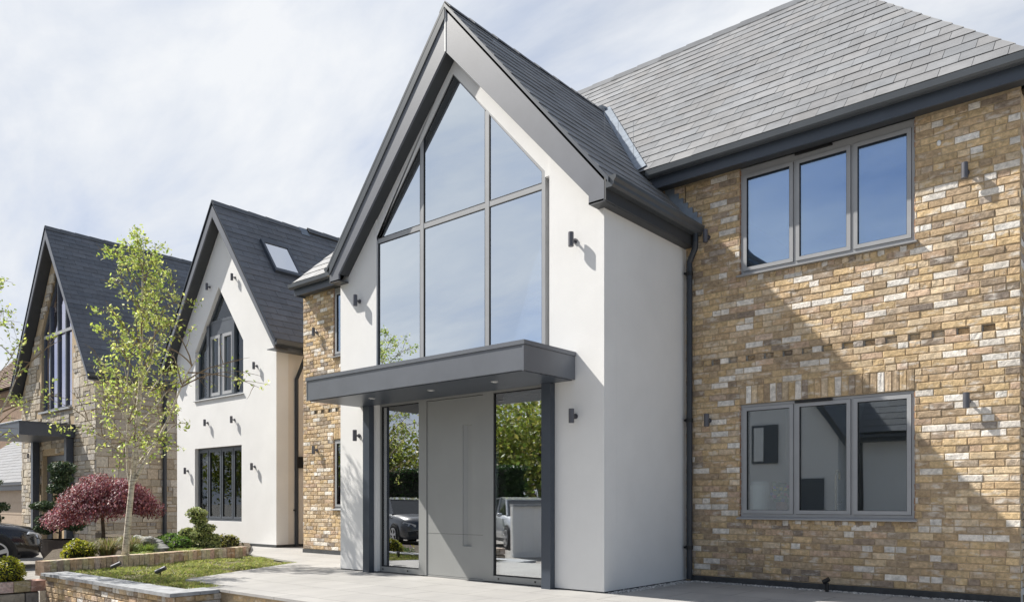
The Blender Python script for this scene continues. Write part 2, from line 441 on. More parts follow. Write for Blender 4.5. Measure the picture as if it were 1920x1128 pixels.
_light = None
def wall_light(parent, x, y, z):
    """up-and-down cylinder lamp on a wall facing -y; y = wall face"""
    global _light
    if _light is None:
        mb = MB()
        mb.tube([(0, -.085, -.08), (0, -.085, -.078), (0, -.085, .078), (0, -.085, .08)], [.027, .031, .031, .027], 18)
        body = mb.build('wall_light', M['lamp'], None, smooth=False)
        b = MB(); b.tube([(0, -.0005, 0), (0, -.014, 0)], .030, 16); b.tube([(0, -.014, 0), (0, -.06, 0)], .014, 10); br = b.build('bracket', M['lamp'], body)
        _light = (body, br)
        o, k = _light
    else:
        o = _light[0].copy(); C.objects.link(o); k = _light[1].copy(); C.objects.link(k); k.parent = o
    o.parent = parent; o.matrix_parent_inverse = parent.matrix_basis.inverted(); o.location = (x, y, z)
    return o

def gable_poly(x0, x1, xa, z0, ze, za, y):
    return [(x0, y, z0), (x1, y, z0), (x1, y, ze), (xa, y, za), (x0, y, ze)]

# ================================================================== SETTING
g = MB(); g.box(-400, 400, -400, 400, -2, -.55); tag(g.build('ground', M['drive']), kind='structure')
rnd = random.Random(3)
# patio: raised porcelain terrace with an L toward the neighbour
p = MB()
p.prism([(-8.60, 4.56, -.03), (14, 4.56, -.03), (14, 9.05, -.03), (-13.3, 9.05, -.03), (-13.3, 11.6, -.03), (-14.85, 11.6, -.03), (-14.85, 9.46, -.03), (-16.6, 9.46, -.03), (-16.6, 8.9, -.03), (-14.2, 8.3, -.03), (-13.45, 7.95, -.03), (-11.05, 7.45, -.03), (-9.72, 4.86, -.03), (-8.60, 4.80, -.03)], (0, 0, .03))
tag(p.build('patio', M['paving']), kind='structure')
p = MB(); p.box(-8.56, 14, 4.60, 9.0, -.6, -.034)
tag(p.build('patio_base', M['mortar']), kind='structure')
# ================================================================== MAIN HOUSE
HX0, HX1, HY, HYB = -13.1, -1.13, 8.95, 14.4
EZ, PZ = 5.05, 4.2
house = empty('house', (-7.0, 9.0, 0), 'large yellow brick house with a tall white rendered porch gable and glazed front', 'house')
W3 = [-3.35, -2.709]
def wing_holes(x0): return [(-4.01 - x0, -2.07 - x0, 3.75, 5.06), (-4.01 - x0, -2.07 - x0, .85, 2.17)]
def spec(z): return 'dentil' if 2.70 < z < 2.775 else None

def wing(px0, px1, wins, dent=True, label=None):
    """front wall of one wing: bricks + structural backing"""
    rng = random.Random(int(abs(px0) * 100)); mb = MB()
    holes = []
    for (a, b, c, d) in wins: holes.append((a - px0, b - px0, c, d))
    bh = list(holes)
    lo = min(wins, key=lambda w: w[2])
    # areas taken by soldier and sill courses
    for (a, b, c, d) in wins:
        if d < 3: bh.append((a - px0, b - px0, d, d + .225))
        bh.append((a - px0, b - px0, c - .105, c))
    brick_face(mb, (px0, HY, 0.075), (1, 0, 0), (0, -1, 0), px1 - px0, 0, EZ - .075, [(a, b, c - .075, d - .075) for a, b, c, d in bh], rng,
               special=lambda z: spec(z + .075))
    U, W, Nn = Vector((1, 0, 0)), Vector((0, 0, 1)), Vector((0, -1, 0))
    P = Vector((px0, HY, 0))
    for (a, b, c, d) in wins:
        n = int(round((b - a) / .075)); st = (b - a) / n
        for i in range(n):
            u = a - px0 + i * st
            if d < 3: brick(mb, P, U, W, Nn, u + .004, u + st - .004, d + .005, d + .220, rng)
            zt = c - .036
            brick(mb, P, U, W, Nn, u + .004, u + st - .004, c - .104, zt, rng)
        # brick returns in the reveals
        nz = int((d - c) / .075)
        for k in range(nz):
            for s_, uu in ((1, a), (-1, b)):
                brick(mb, Vector((uu, HY + .002, c)), Vector((0, 1, 0)), W, Vector((s_, 0, 0)), .004, .098, k * .075 + .005, k * .075 + .07, rng, depth=.005, proud=.006, col=tuple(x * .9 for x in (.42, .25, .16)))
    bw = mb.build('brick_wall', M['brick'], house)
    bk = MB(); shell(bk, 'x', HY + .008, HY + .03, px0, px1, 0, EZ, [(a, b, c, d) for a, b, c, d in wins] + [(px0 + .2, px1 - .18, 2.703, 2.772)])
    bk.build('mortar_bed', M['mortar'], bw)
    # solid wall behind
    bk = MB(); shell(bk, 'x', HY + .052, HY + .30, px0 + .02, px1 - .02, 0, EZ, [(a, b, c, d) for a, b, c, d in wins])
    bk.build('inner_leaf', M['interior'], bw)
    if label: bw['label'] = label
    return bw
for xx0 in (-5.46, -9.41):   # brickwork above the porch eaves
    rng = random.Random(77); mb = MB(); brick_face(mb, (xx0, HY, 4.20), (1, 0, 0), (0, -1, 0), .715, 0, .85, [], rng)
    o_ = mb.build('brick_wall', M['brick'], house); mb = MB(); mb.box(xx0, xx0 + .71, HY + .008, HY + .28, 4.3, EZ); mb.build('mortar_bed', M['mortar'], o_)
WR = [(-4.01, -2.07, 3.755, 5.055), (-4.01, -2.07, .82, 2.18)]
WL = [(-12.12, -10.18, 3.755, 5.055), (-12.12, -10.18, .87, 2.18)]
wing(-4.74, HX1, WR, label='yellow brick wall to the right of the porch')
wing(HX0, -9.41, WL, label='yellow brick wall to the left of the porch')
# side and back walls
rng = random.Random(11); mb = MB()
brick_face(mb, (HX1, HY + .02, .075), (0, 1, 0), (1, 0, 0), HYB - HY, 0, EZ - .075, [], rng)
sw_ = mb.build('side_wall', M['brick'], house)
mb = MB(); mb.box(HX1 - .28, HX1 - .012, HY + .31, HYB, 0, EZ + .1); mb.build('mortar_bed', M['mortar'], sw_)
mb = MB(); brick_face(mb, (HX0, HYB, .075), (0, -1, 0), (-1, 0, 0), HYB - HY - .02, 0, EZ - .075, [], rng)
sw_ = mb.build('side_wall', M['brick'], house)
mb = MB(); mb.box(HX0 + .012, HX0 + .28, HY + .31, HYB, 0, EZ + .1); mb.build('mortar_bed', M['mortar'], sw_)
mb = MB(); mb.box(HX0, HX1, HYB + .001, HYB + .28, 0, EZ + .1); mb.build('back_wall', M['mortar'], house)
for a_, b_ in ((-4.66, HX1 - .002), (HX0, -9.43)): mb = MB(); mb.box(a_, b_, HY - .012, HY + .007, 0, .072); mb.build('plinth', M['plinth'], house)
# interior shell: floors, partitions, ceiling
mb = MB()
mb.box(HX0 + .3, HX1 - .3, HY + .31, HYB - .01, .0, .04)
mb.box(-4.62, HX1 - .3, HY + .31, HYB - .01, 2.62, 2.80); mb.box(HX0 + .3, -9.6, HY + .31, HYB - .01, 2.62, 2.80)
mb.box(-9.36, -9.26, 7.4, 9.0, .05, 4.1); mb.box(-9.58, -9.44, 9.26, HYB - .01, .05, 5.0); mb.box(-4.78, -4.64, 9.27, HYB - .01, .05, 5.0)
mb.box(-9.40, -4.80, 12.6, 12.7, .05, 7.2)
mb.box(-4.62, HX1 - .3, 12.0, 12.1, .05, 2.6); mb.box(-4.62, HX1 - .3, 12.0, 12.1, 2.81, 5.0)
mb.box(-4.62, HX1 - .3, HY + .31, 12.1, 5.005, 5.045); mb.box(HX0 + .3, -9.6, HY + .31, 12.1, 5.005, 5.045)
mb.build('interior', M['interior'], house)
mb = MB(); mb.box(-9.40, -4.80, 7.32, 12.6, -.02, .05); mb.build('hall_floor', M['interior'], house)

# --- porch walls (white render)
SO = lambda x: 6.70 - abs(x + 7.015) * 1.087            # underside line of the gable soffit
YP, YR = 7.08, 7.15
mb = MB()
def pillar(x0, x1):
    mb.prism([(x0, YP, 0.015), (x1, YP, .015), (x1, YP, SO(x1) + .03), (x0, YP, SO(x0) + .03)], (0, .45, 0))
xl0, xl1, xr0, xr1 = -9.41, -8.585, -5.487, -4.73
mb.prism([(xl0, YP, .015), (xl1, YP, .015), (xl1, YP, SO(xl1) + .06), (xl0, YP, 4.25)], (0, .25, 0))
mb.prism([(xr0, YP, .015), (xr1, YP, .015), (xr1, YP, 4.25), (xr0, YP, SO(xr0) + .06)], (0, .25, 0))
# gable band around the glazing, set back
YG0, YG1 = YP + .010, YP + .25
BD = .062   # the band covers the sloping frame members
GA, GLk, GRk = (-7.072, 6.585), (-8.60, 4.80), (-5.560, 4.875)
mb.prism([(xl1, YG0, GLk[1] - .1), (GLk[0], YG0, GLk[1] - .1), (GLk[0], YG0, GLk[1] - BD), (GA[0], YG0, GA[1] - BD), (-7.04, YG0, 6.76), (xl1, YG0, SO(xl1) + .06)], (0, .16, 0))
mb.prism([(xr0, YG0, GRk[1] - .1), (GRk[0], YG0, GRk[1] - .1), (GRk[0], YG0, GRk[1] - .03), (GA[0], YG0, GA[1] - BD), (-7.04, YG0, 6.76), (xr0, YG0, SO(xr0) + .06)], (0, .16, 0))
mb.box(xl1, -8.625, YP + .11, YP + .24, .015, GLk[1] - .1); mb.box(GRk[0] + .004, xr0, YP + .11, YP + .24, .015, GRk[1] - .1)
# side walls
mb.box(-4.98, -4.73, YP + .251, HY + .05, .015, 4.25); mb.box(-9.41, -9.16, YP + .251, HY + .05, .015, 4.25)
pw = mb.build('porch_wall', M['render'], house); pw['label'] = 'smooth white rendered porch walls'
for a_, b_, c_ in ((-9.40, -8.6, YP + .24), (-5.48, -4.735, HY)): mb = MB(); mb.box(a_, b_, YP + .004, c_, 0, .014); mb.build('porch_plinth', M['plinth'], house)

# --- porch glazing
def sloped_frame(parent, pts, w, y, d, mat, name='frame'):
    """frame ring along polygon pts (x,z), inset by w"""
    n = len(pts); P = [Vector((a, 0, b)) for a, b in pts]; ins = []
    area = sum(P[i].x * P[(i + 1) % n].z - P[(i + 1) % n].x * P[i].z for i in range(n)); sg = 1 if area > 0 else -1
    for i in range(n):
        a, b, c = P[i - 1], P[i], P[(i + 1) % n]
        e1, e2 = (b - a).normalized(), (c - b).normalized()
        n1, n2 = Vector((-e1.z, 0, e1.x)) * sg, Vector((-e2.z, 0, e2.x)) * sg
        m_ = (n1 + n2).normalized(); ins.append(b + m_ * (w / max(.2, m_.dot(n1))))
    mb = MB()
    for i in range(n):
        j = (i + 1) % n
        mb.prism([(P[i].x, y, P[i].z), (P[j].x, y, P[j].z), (ins[j].x, y, ins[j].z), (ins[i].x, y, ins[i].z)], (0, d, 0))
    return mb.build(name, mat, parent), [(v.x, v.z) for v in ins]
YF = 7.098
slope_l = (GA[1] - GLk[1]) / (GA[0] - GLk[0]); slope_r = (GA[1] - GRk[1]) / (GRk[0] - GA[0])
zl = lambda x: GLk[1] + (x - GLk[0]) * slope_l; zr = lambda x: GRk[1] + (GRk[0] - x) * slope_r
gw, ins = sloped_frame(house, [(-8.622, 2.56), (-5.562, 2.56), (-5.562, GRk[1]), (GA[0], GA[1]), (-8.622, GLk[1] - .02)], .05, YF, .09, M['frame'], 'gable_window')
gw['label'] = 'tall pointed six pane gable window above the canopy'
MX = (-7.667, -6.483); TZ = 4.69
mb = MB()
for x in MX:
    top = (zl(x) if x < GA[0] else zr(x)) - .06
    mb.box(x - .032, x + .032, YF + .004, YF + .085, 2.56, top)
mb.build('mullion', M['frame'], gw)
mb = MB()
for a, b in ((-8.572, MX[0] - .033), (MX[0] + .033, MX[1] - .033), (MX[1] + .033, -5.612)): mb.box(a, b, YF + .008, YF + .08, TZ - .032, TZ + .032)
mb.build('transom', M['frame'], gw)
def polypane(pts, parent, mat, y=YF + .018):
    m_ = MB(); m_.prism([(x, y, z) for x, z in pts], (0, .016, 0)); m_.build('pane', mat, parent)
    # dark seal
    q = MB(); n = len(pts); cx = sum(p_[0] for p_ in pts) / n; cz = sum(p_[1] for p_ in pts) / n
    o, _ = sloped_frame(parent, pts, .008, y - .012, .011, M['gasket'], 'glazing_seal')
XL, XR = -8.572, -5.612
for a, b in ((XL, MX[0] - .034), (MX[0] + .034, MX[1] - .034), (MX[1] + .034, XR)):
    polypane([(a, 2.62), (b, 2.62), (b, TZ - .034), (a, TZ - .034)], gw, M['glass'])
d_ = .075
polypane([(XL, TZ + .034), (MX[0] - .034, TZ + .034), (MX[0] - .034, zl(MX[0] - .034) - d_), (XL, max(zl(XL) - d_, TZ + .05))], gw, M['glass'])
polypane([(MX[0] + .034, TZ + .034), (MX[1] - .034, TZ + .034), (MX[1] - .034, zr(MX[1] - .034) - d_), (GA[0], GA[1] - d_), (MX[0] + .034, zl(MX[0] + .034) - d_)], gw, M['glass'])
polypane([(MX[1] + .034, TZ + .034), (XR, TZ + .034), (XR, zr(XR) - d_), (MX[1] + .034, zr(MX[1] + .034) - d_)], gw, M['glass'])
YF = 7.145
# floor edge behind the canopy
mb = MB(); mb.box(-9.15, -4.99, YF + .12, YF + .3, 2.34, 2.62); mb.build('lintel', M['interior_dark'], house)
# doorway
fr = MB()
for a, b in ((-8.622, -8.565), (-7.775, -7.625), (-6.590, -6.42), (-5.615, -5.562)): fr.box(a, b, YF, YF + .09, .012, 2.41)
for a, b in ((-8.565, -7.775), (-7.625, -6.590), (-6.42, -5.615)): fr.box(a, b, YF + .001, YF + .089, 2.35, 2.41)
for a, b in ((-8.565, -7.775), (-6.42, -5.615)): fr.box(a, b, YF + .001, YF + .089, .012, .085)
fr.box(-7.625, -6.59, YF + .01, YF + .089, .005, .024)
df = fr.build('door_frame', M['door'], house)
for a, b in ((-8.563, -7.777), (-6.418, -5.617)):
    pane(a, b, .087, 2.348, YF + .03, M['glass_door'], df)
    sloped_frame(df, [(a, .087), (b, .087), (b, 2.348), (a, 2.348)], .011, YF + .016, .013, M['gasket'], 'glazing_seal')
for x in (-8.52, -8.0, -6.33, -5.75): mb = MB(); mb.tube([(x, YF - .004, .05), (x, YF + .004, .05)], .012, 10); mb.build('drain_cap', M['black'], df)
# door leaf with recessed pull
dl = MB(); y0 = YF + .012; x0, x1, z0, z1 = -7.617, -6.598, .028, 2.342; hx0, hx1, hz0, hz1 = -6.955, -6.79, .43, 1.985
dl.box(x0, hx0, y0, y0 + .06, z0, z1); dl.box(hx1, x1, y0, y0 + .06, z0, z1)
dl.box(hx0, hx1, y0, y0 + .06, z0, hz0); dl.box(hx0, hx1, y0, y0 + .06, hz1, z1); dl.box(hx0, hx1, y0 + .035, y0 + .06, hz0, hz1)
door = dl.build('front_door', M['door'], house)
hb = MB(); hb.prism([(hx0 + .002, y0 + .006, hz0 + .002), (hx0 + .002, y0 + .034, hz0 + .002), (hx0 + .055, y0 + .034, hz0 + .002)], (0, 0, hz1 - hz0 - .004)); hb.box(hx1 - .012, hx1 - .002, y0 + .002, y0 + .034, hz0 + .002, hz1 - .002)
hb.build('handle', M['door'], door)
hb = MB(); hb.box(x0, x1, y0 - .0012, y0 - .0002, .58, .583); hb.build('groove', M['gasket'], door)
# posts
for a, b in ((-8.775, -8.635), (-5.535, -5.405)):
    mb = MB(); mb.box(a, b, 6.99, YP - .003, .0, 2.36); mb.build('canopy_post', M['trim'], house)
# canopy
mb = MB(); cx0, cx1, cy0, cy1 = -8.954, -5.118, 6.174, YP - .002
mb.box(cx0, cx1, cy0, cy1, 2.372, 2.635)
mb.box(cx0 - .012, cx1 + .012, cy0 - .012, cy1, 2.637, 2.682)
mb.box(cx0, cx0 + .02, cy0 - .004, cy0 - .0005, 2.36, 2.636); mb.box(cx1 - .02, cx1 + .002, cy0 - .005, cy0 - .0005, 2.36, 2.636)
cn = mb.build('canopy', M['canopy'], house)
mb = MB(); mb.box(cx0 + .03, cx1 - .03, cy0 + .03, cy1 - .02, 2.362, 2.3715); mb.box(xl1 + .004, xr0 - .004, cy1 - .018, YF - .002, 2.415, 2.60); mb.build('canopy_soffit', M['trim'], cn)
for x in (-8.01, -6.888, -5.847):
    mb = MB(); mb.tube([(x, 6.53, 2.3618), (x, 6.53, 2.352)], [.045, .042], 18); mb.tube([(x, 6.53, 2.3519), (x, 6.53, 2.350)], .026, 14, mi=1)
    mb.build('downlight', [M['frame'], M['white']], cn)

# --- roofs
TM = 1.118; cA, sA = math.cos(math.atan(TM)), math.sin(math.atan(TM))
EY, EZ0 = 8.65, 5.235                                    # eave line of the main roof surface
VM = (11.55 - EY) / cA
hl, hr = -13.0, -1.03; rl, rr = -10.3, -3.76
def rng_main(v):
    t = v / VM; return (hl + (rl - hl) * t, hr + (rr - hr) * t)
rf = MB(); rr_ = random.Random(5)
ROOFC = (.205, .208, .215)
slates(rf, (0, EY, EZ0), (1, 0, 0), (0, cA, sA), (0, -sA, cA), VM, rng_main, rr_, base=ROOFC)
slates(rf, (0, 14.45, EZ0), (-1, 0, 0), (0, -cA, sA), (0, sA, cA), VM, lambda v: (-(hr + (rr - hr) * v / VM), -(hl + (rl - hl) * v / VM)), rr_, base=ROOFC, w=.6, exp=.42)
# hipped ends
RZ = EZ0 + 2.9 * TM
def hip_end(xe, xr, sg):
    run = abs(xe - xr); Ls = math.hypot(run, RZ - EZ0); c, s = run / Ls, (RZ - EZ0) / Ls
    # u along y (outward +x => u = y)
    f = lambda v: (EY + (11.55 - EY) * v / Ls, 14.45 - (14.45 - 11.55) * v / Ls)
    if sg > 0: slates(rf, (xe, 0, EZ0), (0, 1, 0), (-c, 0, s), (s, 0, c), Ls, f, rr_, base=ROOFC)
    else: slates(rf, (xe, 0, EZ0), (0, -1, 0), (c, 0, s), (-s, 0, c), Ls, lambda v: (-f(v)[1], -f(v)[0]), rr_, base=ROOFC)
hip_end(hr, rr, 1); hip_end(hl, rl, -1)
roof = rf.build('roof', M['slate'], house)
mb = MB(); ridge_tiles(mb, (rl, 11.55, RZ), (rr, 11.55, RZ), rnd=rr_); mb.build('ridge_tiles', M['slate'], roof)
mb = MB()
mb.prism([(hl - .05, 8.746, 5.04), (hr + .02, 8.746, 5.04), (hr + .02, HY - .012, 5.04), (hl - .05, HY - .012, 5.04)], (0, 0, .02)); mb.build('soffit', M['soffit'], house)
for a, b in ((hl - .06, -9.56), (-5.12, hr + .03)):
    mb = MB(); mb.box(a, b, 8.72, 8.745, 5.008, 5.235); mb.build('fascia', M['trim'], house)
    mb = MB(); extrude_profile(mb, [(p_[0], p_[1] * .74) for p_ in HALF], (a - (.05 if a < -10 else 0), 8.718, 5.128), (b + (.05 if b > -5 else 0), 8.718, 5.128), (0, -1, 0)); mb.build('gutter', M['gutter'], house)
mb = MB(); mb.box(hr + .0, hr + .025, 8.746, 14.4, 5.008, 5.235); mb.build('side_fascia', M['trim'], house); mb = MB(); mb.box(hl - .055, hl - .03, 8.746, 14.4, 5.008, 5.235); mb.build('side_fascia', M['trim'], house)
mb = MB(); extrude_profile(mb, [(p_[0], p_[1] * .74) for p_ in HALF], (hr + .026, 8.72, 5.128), (hr + .026, 14.4, 5.128), (1, 0, 0)); mb.build('side_gutter', M['gutter'], house)

# porch roof
AX, AZ, T = -7.015, 7.30, 1.164
cB, sB = math.cos(math.atan(T)), math.sin(math.atan(T)); PE = 2.465; PEZ = AZ - PE * T; PL = PE / cB
pr = MB()
def yend(v):
    z = PEZ + v * sB
    return 8.93 if z < 5.20 else max(8.93, EY + (z - EZ0) / TM + .02)
slates(pr, (AX + PE, 0, PEZ), (0, 1, 0), (-cB, 0, sB), (sB, 0, cB), PL, lambda v: (6.90, yend(v)), rr_, base=ROOFC)
slates(pr, (AX - PE, 0, PEZ), (0, -1, 0), (cB, 0, sB), (-sB, 0, cB), PL, lambda v: (-yend(v), -6.90), rr_, base=ROOFC)
proof = pr.build('porch_roof', M['slate'], house)
mb = MB(); ridge_tiles(mb, (AX, 6.89, AZ), (AX, 10.50, AZ), half=.10, drop=.105, rnd=rr_); mb.build('ridge_tiles', M['slate'], proof)
# valleys (lead)
for sg in (1, -1):
    mb = MB(); pts = []
    for z in (5.26, AZ + .02):
        x = AX + sg * (AZ - z) / T; y = EY + (z - EZ0) / TM
        pts.append(Vector((x, y, z)))
    d = (pts[1] - pts[0]).normalized(); nB = Vector((sg * sB, 0, cB)); nM = Vector((0, -sA, cA))
    s1 = d.cross(nB) * sg; s2 = d.cross(nM) * sg
    if s2.x * sg < 0: s2 = -s2
    if s1.y > 0: s1 = -s1
    a, b = pts[0] + nM * .03, pts[1] + nM * .03
    mb.prism([a, b, b + s2 * .12, a + s2 * .12], nM * .004)
    mb.prism([a, b, b + s1 * .05, a + s1 * .05], nB * .004)
    mb.build('valley', M['lead'], proof)
mb = MB(); mb.tube([(AX, 10.42, AZ + .03), (AX, 10.60, AZ + .08)], [.06, .04], 8); mb.build('saddle', M['lead'], proof)
# stepped flashing where the porch roof meets the brickwork
mb = MB(); x = -5.02; i = 0
while x < -4.50:
    z = PEZ + (AX + PE - x) * T + .01
    x2 = x + .065
    top = math.ceil((z + .05) / .075) * .075 + .005
    mb.box(x, x2, HY - .020, HY - .010, PEZ + (AX + PE - x2) * T - .02, top)
    x = x2
mb.build('flashing', M['lead'], proof)
# barge boards
for sg in (1, -1):
    f = lambda x, z: (AX + sg * x, 6.90, z)
    mb = MB(); mb.prism([f(0, 7.262), f(2.405, 4.462), f(2.405, 4.21), f(2.205, 4.21), f(2.205, 4.305), f(0, 6.705)], (0, .03, 0))
    bb = mb.build('barge_board', M['board'], house)
    mb = MB(); mb.prism([f(0, 7.312), f(2.47, 4.437), f(2.47, 4.385), f(2.40, 4.467), f(0, 7.2625)], (0, -.02, 0))
    if sg < 0:
        mb.prism([f(0, 7.26), f(2.40, 4.465), f(2.40, 4.33), f(0, 7.125)], (0, -.018, 0))
    mb.build('verge_trim', M['trim'] if sg > 0 else M['gutter'], bb)
    # soffit under the verge, following the slope
    s0, s1 = Vector(f(0, 6.705)), Vector(f(2.205, 4.305)); mb = MB()
    mb.prism([s0 + Vector((0, .031, 0)), s1 + Vector((0, .031, 0)), s1 + Vector((0, .34, 0)), s0 + Vector((0, .34, 0))], (0, 0, .03))
    mb.prism([f(2.205, 4.211), f(2.40, 4.211), (AX + sg * 2.40, HY - .03, 4.211), (AX + sg * 2.205, HY - .03, 4.211)], (0, 0, .02))
    mb.build('verge_soffit', M['soffit'] , bb)
mb = MB(); mb.box(AX - .012, AX + .012, 6.894, 6.8995, 6.70, 7.25); mb.build('apex_joint', M['white'], house)
for sg in (1, -1):
    mb = MB(); xx = AX + sg * 2.406; mb.box(xx, xx + sg * .02, 6.902, HY - .03, 4.212, 4.47); mb.build('fascia', M['soffit'], house)
    mb = MB(); extrude_profile(mb, OGEE, (xx + sg * .021, 6.90, 4.335), (xx + sg * .021, HY - .025, 4.335), (sg, 0, 0)); g_ = mb.build('gutter', M['gutter'], house)
    # downpipe in the corner
    mb = MB(); dx = AX + sg * 2.37; gx = xx + sg * .07
    mb.tube([(gx, HY - .12, 4.36), (gx, HY - .12, 4.24), (gx - sg * .01, HY - .10, 4.18), (dx, HY - .07, 4.02), (dx, HY - .07, 3.9), (dx, HY - .07, .03)], .038, 12)
    dp = mb.build('downpipe', M['pipe'], house)
    for z in (3.85, 2.0, .4):
        mb = MB(); mb.tube([(dx, HY - .07, z), (dx, HY - .07, z + .05)], .046, 12); mb.box(dx - sg * .055, dx - sg * .035, HY - .12, HY - .02, z + .015, z + .04)
        mb.build('pipe_clip', M['black'], dp)

# --- wing windows
casement(house, -4.005, -2.075, 3.76, 5.046, HY + .028, [-3.35, -2.709], M['frame'], M['glass_up'], vent=True, head=.055)
casement(house, -4.005, -2.075, .825, 2.175, HY + .028, [-3.35, -2.709], M['frame'], M['glass_low'], vent=True)
casement(house, -12.115, -10.185, 3.76, 5.046, HY + .028, [-11.46, -10.82], M['frame'], M['glass_up'], head=.055)
casement(house, -12.115, -10.185, .875, 2.175, HY + .028, [-11.46, -10.82], M['frame'], M['glass_low'])
# --- wall lights
for x, z in ((-5.116, 3.93), (-5.110, 1.96), (-8.955, 3.897), (-8.965, 1.955)): wall_light(house, x, YP, z)
for x, z in ((-1.594, 4.326), (-1.58, 2.018), (-4.42, 4.30), (-4.405, 2.014), (-12.636, 4.28), (-12.636, 2.0)): wall_light(house, x, HY, z)
# small white sensor high on the wall
mb = MB(); mb.blob((-1.84, HY - .015, 4.70), (.022, .02, .03), 6); mb.build('sensor', M['white'], house, smooth=True)
# pendant glass drops inside the hall
rn = random.Random(8)
for i in range(11):
    x, y, z = rn.uniform(-6.6, -5.5), rn.uniform(8.6, 10.2), rn.uniform(3.0, 6.0)
    t = empty('pendant_light', (x, y, z), 'small clear glass drop pendant hanging in the hall behind the tall gable window', 'pendant light', 'glass drop pendants in the hall')
    mb = MB(); mb.tube([(x, y, z + .05), (x, y, 7.0 - abs(x - AX) * .6)], .003, 4); mb.build('cord', M['frame'], t)
    mb = MB(); mb.blob((x, y, z), (.055, .055, .07), 8); mb.build('globe', M['white'], t, smooth=True)
# kitchen things behind the lower right window
t = empty('kitchen_tap', (-3.02, 9.35, .86), 'tall brass tap standing behind the middle light of the lower right window', 'tap')
mb = MB(); mb.tube([(-3.02, 9.40, .86), (-3.02, 9.40, 1.30), (-3.02, 9.42, 1.36), (-3.02, 9.47, 1.38), (-3.02, 9.52, 1.35), (-3.02, 9.54, 1.27)], .014, 10); mb.build('spout', M['chrome'], t)
mb = MB(); mb.tube([(-3.02, 9.40, .86), (-3.02, 9.40, .90)], .03, 12); mb.tube([(-3.02, 9.40, .95), (-2.95, 9.40, 1.0)], .007, 6); mb.build('tap_base', M['chrome'], t)
mb = MB(); mb.box(-4.6, HX1 - .31, 9.27, 9.85, .80, .86); tag(mb.build('worktop', M['interior_dark']), 'dark kitchen worktop just inside the lower right window', 'worktop')
t = empty('storage_jar', (-3.84, 9.14, .86), 'white rounded canister on the sill at the left of the lower right window', 'canister')
mb = MB(); mb.tube([(-3.84, 9.14, .862), (-3.84, 9.14, .88), (-3.84, 9.14, 1.20), (-3.84, 9.14, 1.22)], [.10, .115, .115, .10], 20); mb.build('body', M['white'], t)
mb = MB(); mb.tube([(-3.84, 9.14, 1.221), (-3.84, 9.14, 1.25)], [.118, .09], 20); mb.build('lid', M['white'], t)
t = empty('flower_vase', (-3.56, 9.14, .86), 'short vase of yellow and blue flowers inside the lower right window', 'vase')
mb = MB(); mb.tube([(-3.56, 9.14, .862), (-3.56, 9.14, .93), (-3.56, 9.14, 1.0)], [.05, .075, .06], 14); mb.build('vase', mat_simple('terracotta', (.35, .10, .06), .6), t)
mb = MB()
for i in range(90):
    a = rn.uniform(0, 6.28); r = rn.uniform(0, .13); z = 1.0 + rn.uniform(0, .22); c = rn.choice([(.02, .14, .03)] * 4 + [(.6, .5, .05), (.05, .08, .45), (.5, .1, .2)])
    p_ = Vector((-3.56 + r * math.cos(a), 9.14 + r * math.sin(a) * .7, z)); w = rn.uniform(.012, .028)
    mb.face([p_ + Vector((-w, 0, -w)), p_ + Vector((w, rn.uniform(-w, w), -w)), p_ + Vector((w, 0, w)), p_ + Vector((-w, rn.uniform(-w, w), w))], c)
mb.build('flowers', M['leaf'], t, recalc=False)

# ================================================================== SECOND HOUSE (white gable)
h2 = empty('house', (-17.1, 9.5, 0), 'white rendered house with steep gable and pointed window between stone and brick houses', 'house')
X0, X1, XA, Y2, E2 = -19.38, -14.86, -17.12, 9.47, 4.30
A2, T2, EO = 8.03, 1.364, 2.61
YV = 9.20
zr2 = lambda x: A2 - .36 - abs(x - XA) * T2 * .985
WLz = (.54, 2.31)
def gable_wall(parent, X0, X1, XA, Y, T0, topf, holes, mat, th=.3, zb=-.56):
    """gable wall built as vertical strips so that polygon holes (list of (x->z0, x->z1, xa, xb)) can be cut"""
    xs = sorted({X0, X1, XA, *[h[0] for h in holes], *[h[1] for h in holes], *[k for h in holes for k in h[4]]})
    mb = MB()
    for a, b in zip(xs[:-1], xs[1:]):
        m_ = (a + b) / 2; hs = sorted([h for h in holes if h[0] <= m_ <= h[1]], key=lambda h: h[2](m_))
        bot = lambda x: zb
        for h in hs:
            mb.prism([(a, Y, bot(a)), (b, Y, bot(b)), (b, Y, h[2](b)), (a, Y, h[2](a))], (0, th, 0)); bot = h[3]
        mb.prism([(a, Y, bot(a)), (b, Y, bot(b)), (b, Y, topf(b)), (a, Y, topf(a))], (0, th, 0))
    return mb.build('gable_wall', mat, parent)
DX0, DX1, DA, DZ0, DZK, DZA = -18.44, -16.21, -17.306, 3.50, 4.70, 6.12
dtop = lambda x: min(DZK + (x - DX0) * (DZA - DZK) / (DA - DX0), DZK + (DX1 - x) * (DZA - DZK) / (DX1 - DA))
const = lambda c: (lambda x: c)
gable_wall(h2, X0, X1, XA, Y2, T2, lambda x: zr2(x) + .05, [(-18.46, -16.28, const(WLz[0]), const(WLz[1]), []), (DX0, DX1, const(DZ0), dtop, [DA])], M['render'])
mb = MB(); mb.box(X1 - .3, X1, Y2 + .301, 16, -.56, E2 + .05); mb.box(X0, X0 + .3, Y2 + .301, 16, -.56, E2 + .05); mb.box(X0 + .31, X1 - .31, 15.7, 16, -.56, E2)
mb.build('side_wall', M['render_bounce'], h2)
mb = MB(); mb.box(X0 + .31, X1 - .31, 12.5, 12.6, 0, 6); mb.box(X0 + .31, X1 - .31, Y2 + .31, 12.5, 2.7, 2.85); mb.box(X0 + .31, X1 - .31, Y2 + .31, 12.5, 0, .05); mb.build('interior', M['interior_dark'], h2)
